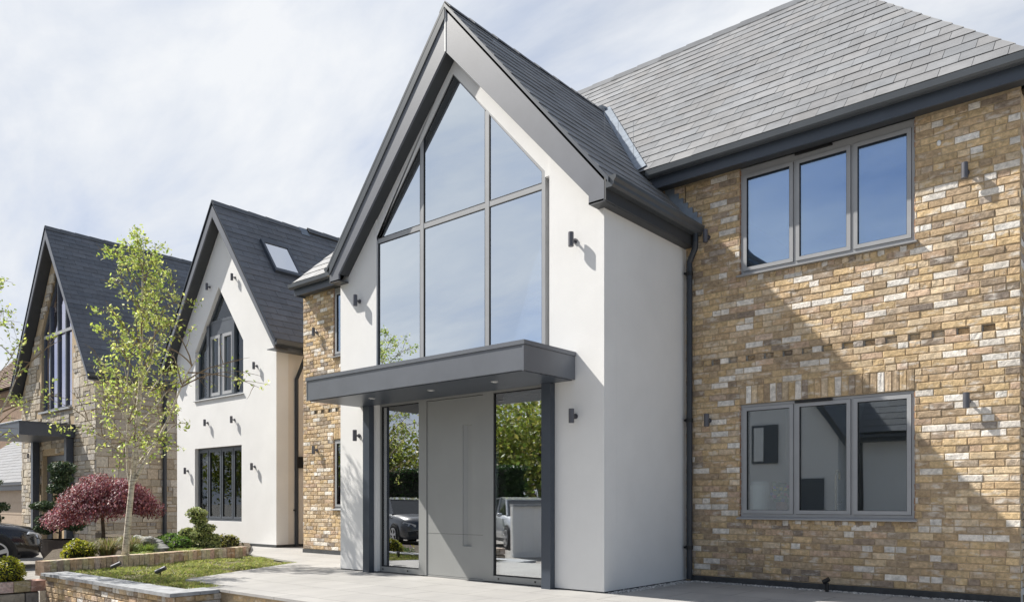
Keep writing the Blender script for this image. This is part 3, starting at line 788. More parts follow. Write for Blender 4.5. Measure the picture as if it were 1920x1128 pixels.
mb = MB(); mb.box(X0, X1 + .006, Y2 - .008, Y2 - .001, -.5, .06); mb.box(X1 + .001, X1 + .008, Y2, 12, -.5, .06); mb.build('plinth', M['plinth'], h2)
c2, s2 = math.cos(math.atan(T2)), math.sin(math.atan(T2)); L2 = EO / c2; EZ2 = A2 - EO * T2
rf = MB(); DARK = (.150, .155, .168)
for sg in (1, -1):
    slates(rf, (XA + sg * EO, 0, EZ2), (0, sg, 0), (-sg * c2, 0, s2), (sg * s2, 0, c2), L2, (lambda v: (YV, 16.2)) if sg > 0 else (lambda v: (-16.2, -YV)), rr_, base=DARK, exp=.2, w=.4)
r2 = rf.build('roof', M['slate'], h2)
mb = MB(); ridge_tiles(mb, (XA, YV - .01, A2), (XA, 11.55, A2), .11, .13, rnd=rr_); ridge_tiles(mb, (XA, 11.82, A2 + .05), (XA, 16.2, A2 + .05), .11, .13, rnd=rr_); mb.build('ridge_tiles', M['slate'], r2)
mb = MB(); mb.prism([(XA - .16, 11.56, A2 - .18), (XA + .16, 11.56, A2 - .18), (XA, 11.56, A2 + .045)], (0, .24, 0)); mb.build('saddle', M['lead'], r2)
for sg in (1, -1):
    f = lambda x, z: (XA + sg * x, YV, z)
    mb = MB(); mb.prism([f(0, A2 - .01), f(EO, EZ2 - .01), f(EO, EZ2 - .22), f(0, A2 - .36)], (0, .03, 0)); bb = mb.build('barge_board', M['board'], h2)
    mb = MB(); mb.prism([f(0, A2 + .02), f(EO + .05, EZ2 - .05), f(EO + .05, EZ2 - .085), f(0, A2 - .0095)], (0, -.02, 0)); mb.build('verge_trim', M['trim'], bb)
    s0, s1 = Vector(f(0, A2 - .36)) + Vector((0, .031, 0)), Vector(f(EO, EZ2 - .22)) + Vector((0, .031, 0))
    mb = MB(); mb.prism([s0, s1, s1 + Vector((0, .3, 0)), s0 + Vector((0, .3, 0))], (0, 0, .03)); mb.build('verge_soffit', M['soffit'], bb)
    mb = MB(); xx = XA + sg * (EO - .04); mb.box(xx, xx + sg * .02, YV + .04, 16, EZ2 - .22, EZ2 - .03); mb.prism([(XA + sg * 2.26, YV + .04, EZ2 - .2), (xx, YV + .04, EZ2 - .2), (xx, 16, EZ2 - .2), (XA + sg * 2.26, 16, EZ2 - .2)], (0, 0, .015)); mb.build('fascia', M['trim'], h2)
    mb = MB(); extrude_profile(mb, HALF, (xx + sg * .021, YV + .0, EZ2 - .14), (xx + sg * .021, 16, EZ2 - .14), (sg, 0, 0)); mb.build('gutter', M['gutter'], h2)
mb = MB(); yq = 9.95; mb.tube([(XA + EO + .03, yq, EZ2 - .12), (XA + EO + .03, yq, EZ2 - .3), (X1 + .05, yq, EZ2 - .75), (X1 + .05, yq, .02)], .042, 12); dp = mb.build('downpipe', M['pipe'], h2)
mb = MB(); mb.box(X1 + .005, X1 + .10, yq - .01, yq + .2, 1.75, 2.0); mb.box(X1 + .001, X1 + .1, yq - .055, yq - .045, .8, .83); mb.build('pipe_clip', M['black'], dp)
# rooflight
def slope_box(mb, xa, xb, ya, yb, h0, h1, mi=0, X=XA, Z=A2, T_=T2, cc=c2, ss=s2):
    nn = Vector((ss, 0, cc))
    q = [Vector((x, y, Z - (x - X) * T_)) for x, y in ((xa, ya), (xb, ya), (xb, yb), (xa, yb))]
    mb.prism([p_ + nn * h0 for p_ in q], nn * (h1 - h0), mi=mi)
mb = MB(); ya, yb, xa, xb = 10.05, 10.80, -16.50, -15.86; w = .06
slope_box(mb, xa, xb, ya, ya + w, .0, .09); slope_box(mb, xa, xb, yb - w, yb, .0, .09); slope_box(mb, xa, xa + w, ya + w, yb - w, .0, .09); slope_box(mb, xb - w, xb, ya + w, yb - w, .0, .09)
rl_ = mb.build('rooflight', M['trim'], h2)
mb = MB(); slope_box(mb, xa + w, xb - w, ya + w, yb - w, .05, .07); mb.build('pane', mat_glass('rooflight_glass', .8, (.5, .55, .6)), rl_)
mb = MB(); slope_box(mb, xa + w, xb - w, ya + w, yb - w, .0, .04); mb.build('blind', M['white'], rl_)
# pointed window
YW = Y2 + .09
pw_, ins = sloped_frame(h2, [(DX0, DZ0), (DX1, DZ0), (DX1, DZK), (DA, DZA), (DX0, DZK)], .06, YW, .07, M['frame_dark'], 'pointed_window')
mb = MB()
for x, w in ((-17.93, .11), (-16.76, .11)): mb.box(x - w / 2, x + w / 2, YW - .035, YW + .06, DZ0 + .06, dtop(x) - .06)
mb.box(-17.35 - .05, -17.35 + .05, YW + .004, YW + .06, DZ0 + .06, 5.0)
mb.build('mullion', M['frame_dark'], pw_)
mb = MB(); mb.box(-17.87, -16.82, YW + .002, YW + .06, 5.02, 5.12); mb.box(-17.87, -16.82, YW + .006, YW + .06, 5.12, 5.32); mb.box(-17.87, -16.82, YW + .002, YW + .06, 5.32, 5.38); mb.build('transom', M['frame_dark'], pw_)
for a, b in ((-17.87, -17.41), (-17.29, -16.82)):
    sloped_frame(pw_, [(a, DZ0 + .065), (b, DZ0 + .065), (b, 5.015), (a, 5.015)], .075, YW - .006, .05, M['frame'], 'sash')
mb = MB(); mb.prism([(DX0 + .05, YW + .03, DZ0 + .05), (DX1 - .05, YW + .03, DZ0 + .05), (DX1 - .05, YW + .03, DZK - .02), (DA, YW + .03, DZA - .08), (DX0 + .05, YW + .03, DZK - .02)], (0, .015, 0)); mb.build('pane', M['glass_dim'], pw_)
mb = MB(); mb.prism([(DX0 - .03, Y2 - .04, DZ0 - .035), (DX0 - .03, Y2 - .04, DZ0 - .02), (DX0 - .03, YW - .001, DZ0 - .001), (DX0 - .03, YW + .06, DZ0 - .001), (DX0 - .03, YW + .06, DZ0 - .035)], (DX1 - DX0 + .06, 0, 0)); mb.build('sill', M['frame'], pw_)
mb = MB()
for a, b in ((-17.8, -17.42), (-17.28, -16.86), (-16.68, -16.28)):
    mb.box(a, a + .03, YW + .09, YW + .12, 3.56, 4.35); mb.box(b - .03, b, YW + .09, YW + .12, 3.56, 4.35); mb.box(a + .03, b - .03, YW + .09, YW + .12, 4.28, 4.35)
    z = 3.6
    while z < 4.25:
        mb.prism([(a + .03, YW + .085, z), (a + .03, YW + .125, z + .045), (a + .03, YW + .13, z + .04), (a + .03, YW + .09, z - .005)], (b - a - .06, 0, 0)); z += .075
mb.build('shutter', M['shutter'], pw_)
# lower window with four lights
lw = casement(h2, -18.455, -16.285, .545, 2.305, YW, [-17.93, -17.33, -16.79], M['frame_dark'], M['glass_dim'], fw=.05, sw=.05)
mb = MB()
for a, b in ((-18.3, -18.08), (-17.75, -17.5), (-17.2, -16.95), (-16.7, -16.45)): mb.box(a - .06, b + .06, YW + .12, YW + .15, .6, 2.2)
mb.build('blind', mat_simple('grey_shutter', (.20, .195, .18), .6, 0, .3, 5), lw)
for x, z in ((-17.714, 6.184), (-16.561, 6.198), (-15.629, 4.042), (-17.817, 2.911), (-16.585, 2.903), (-18.801, 1.774), (-15.717, 1.79)): wall_light(h2, x, Y2, z)

# ================================================================== THIRD HOUSE (stone)
h3 = empty('house', (-28.0, 9.6, -.5), 'stone fronted house with steep dark slate gable, left of the white gabled house', 'house')
S0, S1, SA, Y3 = -31.2, -24.76, -27.95, 9.59
A3, EO3, YV3 = 9.96, 3.42, 9.26; T3 = (A3 - 4.85) / EO3
zt3 = lambda x: A3 - .4 - abs(x - SA) * T3
ST = [(.51, .45, .36), (.46, .40, .315), (.54, .485, .40), (.41, .365, .305), (.48, .40, .305), (.56, .51, .44), (.39, .36, .325)]
def stone_face(mb, P, U, Nn, length, z0, z1, keep, rng, big=1.0):
    P, U, Nn = Vector(P), Vector(U), Vector(Nn); W = Vector((0, 0, 1))
    z = z0
    while z < z1:
        h = rng.uniform(.20, .34) * big; u = -rng.uniform(0, .3)
        while u < length:
            w = rng.uniform(.22, .55) * big
            cells = [(u, u + w, z, z + h)]
            r = rng.random()
            if r < .35: m_ = z + h * rng.uniform(.4, .6); cells = [(u, u + w, z, m_), (u, u + w, m_, z + h)]
            elif r < .5: m_ = z + h * rng.uniform(.4, .6); n_ = u + w * rng.uniform(.35, .65); cells = [(u, u + w, z, m_), (u, n_, m_, z + h), (n_, u + w, m_, z + h)]
            for (a, b, c, d) in cells:
                a, b = max(a, 0), min(b, length); d_2 = min(d, z1)
                if b - a > .04 and d_2 - c > .03 and keep((a + b) / 2, (c + d_2) / 2, a, b, c, d_2):
                    k = rng.uniform(.82, 1.15); col = tuple(x * k for x in rng.choice(ST))
                    brick(mb, P, U, W, Nn, a + .007, b - .007, c + .007, d_2 - .007, rng, depth=.03, proud=rng.uniform(0, .02), jit=.007, col=col)
            u += w
        z += h
rs = random.Random(21)
WX0, WX1, WZ0 = -29.35, -26.66, 4.03
WTK, WTA = 6.75, 8.75
wtop = lambda x: WTA - abs(x - (-28.0)) * (WTA - WTK) / 1.345
DO = (-29.2, -26.75, -.5, 2.55)
mb = MB()
def keep_front(u, z, a, b, c, d):
    x = S0 + u; xa_, xb_ = S0 + a, S0 + b
    if d > min(zt3(xa_), zt3(xb_)) + .12: return False
    if xb_ > WX0 - .02 and xa_ < WX1 + .02 and d > WZ0 - .02 and c < wtop(x): return False
    if xb_ > DO[0] and xa_ < DO[1] and c < DO[3]: return False
    return True
for reg in (lambda x, z: x < -29.275, lambda x, z: x > -26.70, lambda x, z: -29.275 <= x <= -26.70 and z < 5, lambda x, z: -29.275 <= x < -28.0 and z >= 5, lambda x, z: -28.0 <= x <= -26.70 and z >= 5):
    mb = MB(); rs = random.Random(21)
    stone_face(mb, (S0, Y3, -.55), (1, 0, 0), (0, -1, 0), S1 - S0, 0, 10.2, lambda u, z, a, b, c, d: keep_front(u, z - .55, a, b, c - .55, d - .55) and reg(S0 + u, z - .55), rs)
    if mb.f: sf = mb.build('stone_wall', M['stone'], h3)
gable_wall(h3, S0 + .01, S1 - .01, SA, Y3 + .02, T3, lambda x: zt3(x) + .04, [(DO[0], DO[1], const(DO[2] - .05), const(DO[3]), []), (WX0, WX1, const(WZ0), wtop, [-28.0])], M['mortar'])
mb = MB(); stone_face(mb, (S1, Y3, -.55), (0, 1, 0), (1, 0, 0), 5.4, 0, 5.5, lambda *a: True, rs, 1.05)
mb.build('stone_side_wall', M['stone'], h3)
mb = MB(); mb.box(S1 - .3, S1 - .02, Y3 + .33, 15, -.55, 5.0); mb.box(S0, S0 + .3, Y3 + .33, 15, -.55, 5.0); mb.box(S0 + .31, S1 - .31, 14.7, 15, -.55, 5.0); mb.box(S0 + .4, S1 - .4, 13, 13.1, 0, 7.5)
mb.build('inner_wall', M['mortar'], h3)
c3, s3 = math.cos(math.atan(T3)), math.sin(math.atan(T3)); EZ3 = A3 - EO3 * T3
rf = MB()
for sg in (1, -1):
    slates(rf, (SA + sg * EO3, 0, EZ3), (0, sg, 0), (-sg * c3, 0, s3), (sg * s3, 0, c3), EO3 / c3, (lambda v: (YV3, 15.2)) if sg > 0 else (lambda v: (-15.2, -YV3)), rr_, base=(.145, .152, .168), exp=.2, w=.42)
r3 = rf.build('roof', M['slate'], h3)
mb = MB(); ridge_tiles(mb, (SA, YV3 - .01, A3), (SA, 15.2, A3), .11, .14, rnd=rr_); mb.build('ridge_tiles', M['slate'], r3)
for sg in (1, -1):
    f = lambda x, z: (SA + sg * x, YV3, z)
    mb = MB(); mb.prism([f(0, A3 - .01), f(EO3, EZ3 - .01), f(EO3, EZ3 - .20), f(0, A3 - .40)], (0, .03, 0)); bb = mb.build('barge_board', M['board'], h3)
    mb = MB(); mb.prism([f(0, A3 + .02), f(EO3 + .05, EZ3 - .06), f(EO3 + .05, EZ3 - .095), f(0, A3 - .0095)], (0, -.02, 0)); mb.build('verge_trim', M['trim'], bb)
    s0, s1 = Vector(f(0, A3 - .40)) + Vector((0, .031, 0)), Vector(f(EO3, EZ3 - .2)) + Vector((0, .031, 0))
    mb = MB(); mb.prism([s0, s1, s1 + Vector((0, .32, 0)), s0 + Vector((0, .32, 0))], (0, 0, .03)); mb.build('verge_soffit', M['soffit'], bb)
    mb = MB(); xx = SA + sg * (EO3 - .04); mb.box(xx, xx + sg * .02, YV3 + .04, 15, EZ3 - .22, EZ3 - .03); mb.prism([(SA + sg * 3.15, YV3 + .34, EZ3 - .2), (xx, YV3 + .04, EZ3 - .2), (xx, 15, EZ3 - .2), (SA + sg * 3.15, 15, EZ3 - .2)], (0, 0, .015)); mb.build('fascia', M['trim'], h3)
    mb = MB(); extrude_profile(mb, HALF, (xx + sg * .021, YV3, EZ3 - .14), (xx + sg * .021, 15, EZ3 - .14), (sg, 0, 0)); mb.build('gutter', M['gutter'], h3)
mb = MB(); mb.tube([(SA + EO3 + .02, 11.65, EZ3 - .1), (SA + EO3 + .02, 11.65, EZ3 - .3), (S1 + .09, 11.65, EZ3 - .6), (S1 + .09, 11.65, -.45)], .06, 12); mb.build('downpipe', M['pipe'], h3)
YW3 = Y3 + .10
sw3, _ = sloped_frame(h3, [(WX0, WZ0), (WX1, WZ0), (WX1, WTK), (-28.0, WTA), (WX0, WTK)], .09, YW3, .08, M['frame_dark'], 'gable_window')
mb = MB()
for x in (-28.73, -28.05, -27.36): mb.box(x - .04, x + .04, YW3 - .02, YW3 + .07, WZ0 + .09, wtop(x) - .12)
mb.build('mullion', M['frame_dark'], sw3)
mb = MB(); mb.box(WX0 + .09, WX1 - .09, YW3 - .03, YW3 + .0, 6.52, 6.62); mb.build('transom', M['frame'], sw3)
mb = MB(); mb.prism([(WX0 + .08, YW3 + .04, WZ0 + .08), (WX1 - .08, YW3 + .04, WZ0 + .08), (WX1 - .08, YW3 + .04, WTK - .05), (-28.0, YW3 + .04, WTA - .12), (WX0 + .08, YW3 + .04, WTK - .05)], (0, .015, 0)); mb.build('pane', mat_glass('glass_stone_house', .62, (.8, .8, .9), (.86, .85, 1.0)), sw3)
mb = MB(); mb.box(WX0 - .05, WX1 + .05, Y3 - .07, YW3 - .001, WZ0 - .06, WZ0 - .002); mb.build('sill', M['frame'], sw3)
mb = MB()
for a, b, t0 in ((-29.2, -28.85, 5.6), (-28.62, -28.15, 7.2), (-27.95, -27.45, 8.3), (-27.27, -26.78, 7.2)):
    n = 8
    pts = [(a + (b - a) * i / n, YW3 + .16 + .03 * (i % 2)) for i in range(n + 1)]
    for i in range(n): mb.face([(pts[i][0], pts[i][1], WZ0 + .1), (pts[i + 1][0], pts[i + 1][1], WZ0 + .1), (pts[i + 1][0], pts[i + 1][1], t0), (pts[i][0], pts[i][1], t0)])
mb.build('curtain', M['curtain'], sw3)
# its canopy, posts and door
mb = MB(); mb.box(-29.7, -26.31, 8.015, Y3 - .03, 3.02, 3.40); mb.box(-29.72, -26.29, 7.995, Y3 - .03, 3.402, 3.44); cn3 = mb.build('canopy', M['trim'], h3)
for x in (-29.45, -26.5):
    mb = MB(); mb.box(x - .09, x + .09, Y3 - .24, Y3 - .04, -.5, 3.018); mb.build('canopy_post', M['trim'], h3)
mb = MB(); mb.box(-29.19, -28.8, Y3 + .15, Y3 + .25, -.5, 2.54); mb.box(-27.2, -27.1, Y3 + .15, Y3 + .25, -.5, 2.54); mb.box(-26.9, -26.76, Y3 + .15, Y3 + .25, -.5, 2.54); mb.box(-28.8, -27.2, Y3 + .151, Y3 + .249, 2.36, 2.54); mb.box(-27.1, -26.9, Y3 + .151, Y3 + .249, 2.36, 2.54)
dfr = mb.build('door_frame', M['frame_dark'], h3)
mb = MB(); mb.box(-27.09, -26.91, Y3 + .19, Y3 + .23, -.48, 2.35); mb.build('front_door', M['frame_dark'], h3)
mb = MB(); mb.box(-28.79, -27.21, Y3 + .19, Y3 + .21, -.48, 2.35); mb.build('pane', mat_simple('warm_door_panel', (.50, .36, .21), .5, 0, .15, 3), dfr)
wall_light(h3, -30.3, Y3, 2.6)

# ================================================================== FAR LEFT BUILDINGS
gar = empty('garage', (-38, 11, -.5), 'low garage with grey slate roof and pale door, left of the stone house', 'garage')
mb = MB(); mb.box(-44, -33.3, 10.6, 15, -.55, 1.75); mb.build('wall', M['stone'], gar)
rf = MB(); tg = .75; cg, sg_ = math.cos(math.atan(tg)), math.sin(math.atan(tg))
slates(rf, (0, 10.2, 1.75), (1, 0, 0), (0, cg, sg_), (0, -sg_, cg), 3.0 / cg, lambda v: (-44.3, -33.0), rr_, base=(.10, .105, .12), exp=.25, w=.5)
rf.prism([(-33.05, 10.25, 1.70), (-33.05, 13.2, 3.9), (-33.05, 15.2, 1.70)], (-11.2, 0, 0), (.1, .1, .1))
rg = rf.build('roof', M['slate'], gar)
mb = MB(); extrude_profile(mb, HALF, (-44.3, 10.22, 1.62), (-33.0, 10.22, 1.62), (0, -1, 0)); mb.box(-44.3, -33.0, 10.22, 10.5, 1.45, 1.735); mb.build('gutter', M['trim'], gar)
mb = MB(); mb.box(-42.0, -34.0, 10.53, 10.59, -.5, 1.44)
for z in (0, .5, 1.0): mb.box(-42.0, -34.0, 10.515, 10.529, z, z + .45)
mb.build('door', mat_simple('garage_door', (.42, .33, .25), .6), gar)
fb = empty('house', (-52, 20, -.5), 'brown tiled brick house just seen at the far left edge beyond the stone house', 'house')
mb = MB(); mb.box(-66, -46.5, 17, 26, -.55, 8.4); mb.build('wall', mat_simple('brown_brick', (.24, .16, .11), .9, 0, .25, 4), fb)
mb = MB(); mb.box(-66.2, -46.4, 16.9, 16.99, 5.6, 6.2); mb.build('band', M['white'], fb)
rf = MB(); slates(rf, (0, 16.6, 8.3), (1, 0, 0), (0, .707, .707), (0, -.707, .707), 6.4, lambda v: (-66.5, -46 - v * .3), rr_, base=(.20, .14, .105), exp=.28, w=.33, thick=.03)
rf.prism([(-47.2, 16.8, 8.2), (-47.2, 21.1, 12.7), (-47.2, 26.3, 8.2)], (-19, 0, 0), (.1, .08, .07)); rf.build('roof', M['tile_brown'], fb)

# ================================================================== GARDEN
# retaining wall, brick faced, with bluestone coping
rt = empty('retaining_wall', (-10.2, 4.0, -.55), 'L shaped brick retaining wall with blue grey stone coping in front of the lawn', 'wall')
rb = random.Random(31); BRW = [(.50, .40, .28), (.58, .47, .34), (.42, .33, .24), (.64, .55, .43), (.52, .38, .26)]
mb = MB()
brick_face(mb, (-12.15, 4.03, -.57), (1, 0, 0), (0, -1, 0), 3.80, 0, .525, [], rb, rowh=.075, bl=.20)
brick_face(mb, (-8.35, 4.03, -.57), (0, 1, 0), (1, 0, 0), .58, 0, .525, [], rb)
wl = mb.build('brick_face', M['brick'], rt)
mb = MB(); mb.box(-12.15, -8.365, 4.045, 4.30, -.57, -.045); mb.box(-8.62, -8.366, 4.301, 4.60, -.57, -.045); mb.build('core', M['mortar'], rt)
mb = MB(); x = -12.2
while x < -8.7:
    w = min(.6, -8.32 - x) if -8.32 - x > .9 else -8.32 - x
    mb.box(x + .003, x + w - .003, 3.985, 4.33, -.044, -.005 + rb.uniform(-.002, .002)); x += w
mb.box(-8.66, -8.315, 4.333, 4.556, -.044, -.004)
mb.build('coping', M['coping'], rt)
ps = empty('patio_step', (-3, 4.56, -.55), 'brick riser under the front edge of the grey patio', 'step')
mb = MB(); brick_face(mb, (-8.35, 4.60, -.57), (1, 0, 0), (0, -1, 0), 12, 0, .525, [], rb); mb.build('brick_face', M['brick'], ps)
st = MB(); st.box(-8.30, -6.9, 4.12, 4.575, -.36, -.19); tag(st.build('garden_step', M['paving']), 'pale stone step tucked into the corner of the retaining wall', 'step')
# lawn
lw_ = [(-12.14, 4.34), (-8.7, 4.34), (-8.62, 4.7), (-8.62, 4.82), (-9.74, 4.88), (-11.06, 7.44), (-13.44, 7.93), (-12.34, 4.36)]
g = MB(); g.prism([(x, y, -.5) for x, y in lw_], (0, 0, .455)); tag(g.build('lawn_soil', M['lawnsoil']), kind='structure')
def inside(poly, x, y):
    c = False; n = len(poly); j = n - 1
    for i in range(n):
        xi, yi = poly[i]; xj, yj = poly[j]
        if (yi > y) != (yj > y) and x < (xj - xi) * (y - yi) / (yj - yi) + xi: c = not c
        j = i
    return c
def grass(name, poly, z, n, hmin, hmax, cols, rng, thresh=.0, label=None):
    mb = MB(); xs = [p_[0] for p_ in poly]; ys = [p_[1] for p_ in poly]; k = 0; tries = 0
    while k < n and tries < n * 8:
        tries += 1
        x, y = rng.uniform(min(xs), max(xs)), rng.uniform(min(ys), max(ys))
        if not inside(poly, x, y): continue
        q = noise.noise(Vector((x * 2.2, y * 2.2, 3))) + .5 * noise.noise(Vector((x * 7, y * 7, 1)))
        if q < thresh + rng.uniform(-.25, .25): continue
        k += 1; a = rng.uniform(0, 6.28); h = rng.uniform(hmin, hmax) * (1 + q * .4); w = rng.uniform(.004, .009); l = rng.uniform(.0, .05)
        d = Vector((math.cos(a), math.sin(a), 0)); e = Vector((-d.y, d.x, 0)); p_ = Vector((x, y, z)); c = rng.choice(cols); kk = rng.uniform(.75, 1.25); c = tuple(v * kk for v in c)
        mb.face([p_ - d * w, p_ + d * w, p_ + d * w * .5 + e * l * .5 + Vector((0, 0, h * .6)), p_ + e * l * 1.4 + Vector((0, 0, h))], c)
    o = mb.build(name, M['leaf'], recalc=False); tag(o, kind='stuff', label=label); return o
GR = [(.30, .36, .08), (.38, .43, .10), (.21, .28, .07), (.46, .46, .16), (.38, .33, .16)]
tag(grass('grass', lw_, -.046, 19000, .02, .05, GR, random.Random(41), .10), 'patchy new grass growing on the soil behind the retaining wall', 'grass')
# planting bed behind brick edging
bed = [(-12.36, 4.12), (-13.50, 7.98), (-14.6, 8.7), (-15.9, 9.44), (-24.7, 9.55), (-22.5, 9.0), (-19.0, 7.4), (-16.5, 5.6), (-13.2, 4.3)]
g = MB(); g.prism([(x, y, -.6) for x, y in bed], (0, 0, .67)); tag(g.build('bed_soil', M['soil']), kind='structure')
ed = empty('brick_edging', (-12.9, 6, 0), 'low brick edging between the lawn and the planted bed', 'edging')
mb = MB(); A_, B_ = Vector((-12.26, 4.05, -.56)), Vector((-13.40, 7.95, -.56)); U = (B_ - A_).normalized(); Nn = Vector((U.y, -U.x, 0)); ln = (B_ - A_).length
if Nn.x < 0: Nn = -Nn
u = 0
while u < ln:
    c = tuple(x * rb.uniform(.9, 1.1) for x in rb.choice(BRW)); brick(mb, A_, U, Vector((0, 0, 1)), Nn, u + .004, min(u + .1, ln) - .004, .50, .71, rb, depth=.20, jit=.003, col=c); u += .1
mb.build('brick_course', M['brick'], ed)
# front left bed
fbx = empty('raised_bed', (-12.6, 2.6, -.55), 'low raised bed with brick on edge coping over rough stone at the bottom left corner', 'raised bed')
mb = MB(); rq = random.Random(51)
stone_face(mb, (-12.24, .3, -.57), (0, 1, 0), (1, 0, 0), 3.68, 0, .30, lambda *a: True, rq, 1.5); mb.build('stone_face', M['stone'], fbx)
mb = MB(); u = 0; U = Vector((0, 1, 0)); A_ = Vector((-12.22, .3, 0))
while u < 3.66:
    c = tuple(x * rb.uniform(.9, 1.15) for x in rb.choice(BRW)); brick(mb, A_, U, Vector((0, 0, 1)), Vector((1, 0, 0)), u + .004, u + .21 - .004, -.262, -.11, rb, depth=.24, jit=.004, col=c); u += .21
mb.build('coping', M['brick'], fbx)
mb = MB(); mb.box(-18, -12.45, .3, 4.0, -.58, -.16); mb.box(-12.46, -12.28, .3, 3.98, -.58, -.27); mb.build('soil_fill', M['soil'], fbx)

# ---- vegetation
def quad_leaf(mb, p, size, rng, col, up=.3, long=1.0):
    n = Vector((rng.gauss(0, 1), rng.gauss(0, 1), rng.gauss(0, 1) + up)).normalized()
    a = n.orthogonal().normalized(); a = Matrix.Rotation(rng.uniform(0, 6.28), 3, n) @ a; b = n.cross(a)
    s = size * rng.uniform(.7, 1.3); l = s * long
    mb.face([p - b * l, p - a * s * .62, p + b * l * 1.1, p + a * s * .62], col)
def jcol(c, rng, k=.25):
    q = rng.uniform(1 - k, 1 + k); return (c[0] * q * rng.uniform(.9, 1.1), c[1] * q, c[2] * q * rng.uniform(.8, 1.2))
BL = [(.52, .60, .13), (.62, .68, .19), (.41, .52, .11), (.70, .72, .30), (.30, .40, .09)]
def birch(base, H, name, label, seed, nb=22, leaves=3400, group=None, lean=(.13, .0), crown=1.0, zfrac=.27, cols=BL, lsize=.024, split=True):
    rng = random.Random(seed); base = Vector(base)
    t = empty(name, base, label, 'tree', group)
    mb = MB(); tw = MB(); lf = MB()
    def axis(s):  # s 0..1 along trunk
        return base + Vector((lean[0] * s + .03 * math.sin(s * 7 + seed), lean[1] * s + .03 * math.cos(s * 5 + seed), H * s))
    pts = [axis(i / 16) for i in range(17)]; rad = [.050 * H / 5.4 * (1 - i / 16) ** .8 + .004 for i in range(17)]; rad[0] *= 1.25
    mb.tube(pts, rad, 10)
    tips = []
    def branch(p0, d, ln, r, lvl):
        n = 6; p_ = p0.copy(); ps = [p_.copy()]; dd = d.copy()
        for i in range(n):
            dd = (dd + Vector((rng.gauss(0, .10), rng.gauss(0, .10), rng.gauss(0, .07) + (.05 if lvl == 0 else -.06)))).normalized(); p_ = p_ + dd * ln / n; ps.append(p_.copy())
        (mb if lvl == 0 and r > .012 else tw).tube(ps, [r * (1 - .85 * i / n) + .0012 for i in range(n + 1)], 5 if lvl else 6, cap=False)
        if lvl < 2:
            k = (6 if lvl == 0 else 4); 
            for i in range(k):
                f = rng.uniform(.25, 1.0); idx = min(int(f * n), n - 1); q = ps[idx].lerp(ps[idx + 1], f * n - idx)
                side = Vector((rng.gauss(0, 1), rng.gauss(0, 1), rng.gauss(0, .5))).normalized()
                branch(q, (dd * .7 + side * .75).normalized(), ln * rng.uniform(.25, .5), r * .4, lvl + 1)
        tips.extend([(ps[i].lerp(ps[i + 1], rng.random()), lvl) for i in range(1 if lvl else 3, n) for _ in range(1 if lvl == 0 else 2)])
    if split:
        s = .24; branch(axis(s), Vector((.40, .25, .9)).normalized(), H * .48, .030, 0)
        branch(axis(.22), Vector((-.28, -.1, .95)).normalized(), H * .42, .022, 0)
    for i in range(nb):
        s = zfrac + (0.97 - zfrac) * (i + .5) / nb; a = i * 2.4 + rng.uniform(-.4, .4)
        ln = crown * H * (.30 * math.sin(min(1, (1 - s) / (1 - zfrac) * 1.25 + .12) * math.pi * .5) + .03) * rng.uniform(.75, 1.15)
        up = .75 + 1.0 * (s - zfrac)
        branch(axis(s), Vector((math.cos(a), math.sin(a), up)).normalized(), ln, .014 * (1 - s) + .006, 0)
    rng.shuffle(tips)
    k = 0
    while k < leaves:
        p_, lv = tips[rng.randrange(len(tips))]
        for _ in range(rng.randint(2, 5)):
            quad_leaf(lf, p_ + Vector((rng.gauss(0, .045), rng.gauss(0, .045), rng.gauss(-.02, .045))), lsize, rng, jcol(rng.choice(cols), rng), .5, 1.15); k += 1
    mb.build('trunk', M['birch'], t, smooth=True, recalc=False); tw.build('twigs', M['twig'], t, recalc=False); lf.build('crown', M['leaf'], t, recalc=False)
    return t
birch((-12.74, 5.40, .05), 5.0, 'birch_tree', 'slender white barked birch with sparse fresh yellow green leaves in the planted bed', 4, crown=.66, leaves=4600, lean=(.48, .10), lsize=.025, nb=34, zfrac=.26)
birch((-13.40, 3.22, -.2), 4.7, 'birch_tree', 'birch whose leafy branches reach in at the left edge of the picture', 9, crown=.85, leaves=3800, lean=(.1, .05), zfrac=.40, nb=20)

def leafball(name, c, r, n, cols, label, cat, seed, size=.02, group=None, mat='leaf', core=(.03, .04, .01), amp=.2, long=1.0, flat=False, parent=None, base=None):
    rng = random.Random(seed); mb = MB(); cc = Vector(c)
    mb.blob(c, (r[0] * .86, r[1] * .86, r[2] * .86), 8, amp, core, seed)
    for _ in range(n):
        d = Vector((rng.gauss(0, 1), rng.gauss(0, 1), rng.gauss(0, 1) + .3)).normalized()
        q = (1 + amp * noise.noise(d * 1.7 + Vector((seed, seed * 2.3, 0)))) * rng.uniform(.84, 1.06)
        p_ = cc + Vector((d.x * r[0] * q, d.y * r[1] * q, d.z * r[2] * q)); shade = 1.
        quad_leaf(mb, p_, size, rng, jcol(rng.choice(cols), rng), .6, long)
    o = mb.build(name, M[mat], parent, recalc=False)
    if label: tag(o, label, cat, group)
    return o
YG = [(.42, .42, .03), (.34, .36, .03), (.50, .46, .05), (.25, .29, .03)]
DG = [(.10, .20, .03), (.14, .26, .04), (.18, .30, .05), (.07, .14, .02)]
leafball('shrub', (-12.52, 3.62, -.0), (.27, .27, .22), 1900, YG, 'round yellow green shrub in the raised bed at the bottom left', 'shrub', 61, .016)
leafball('shrub', (-13.55, 5.0, .18), (.26, .26, .20), 1200, YG, 'bright yellow mound shrub beside the dark pot', 'shrub', 62, .02)
BXG = 'clipped green balls in a row under the stone wall'
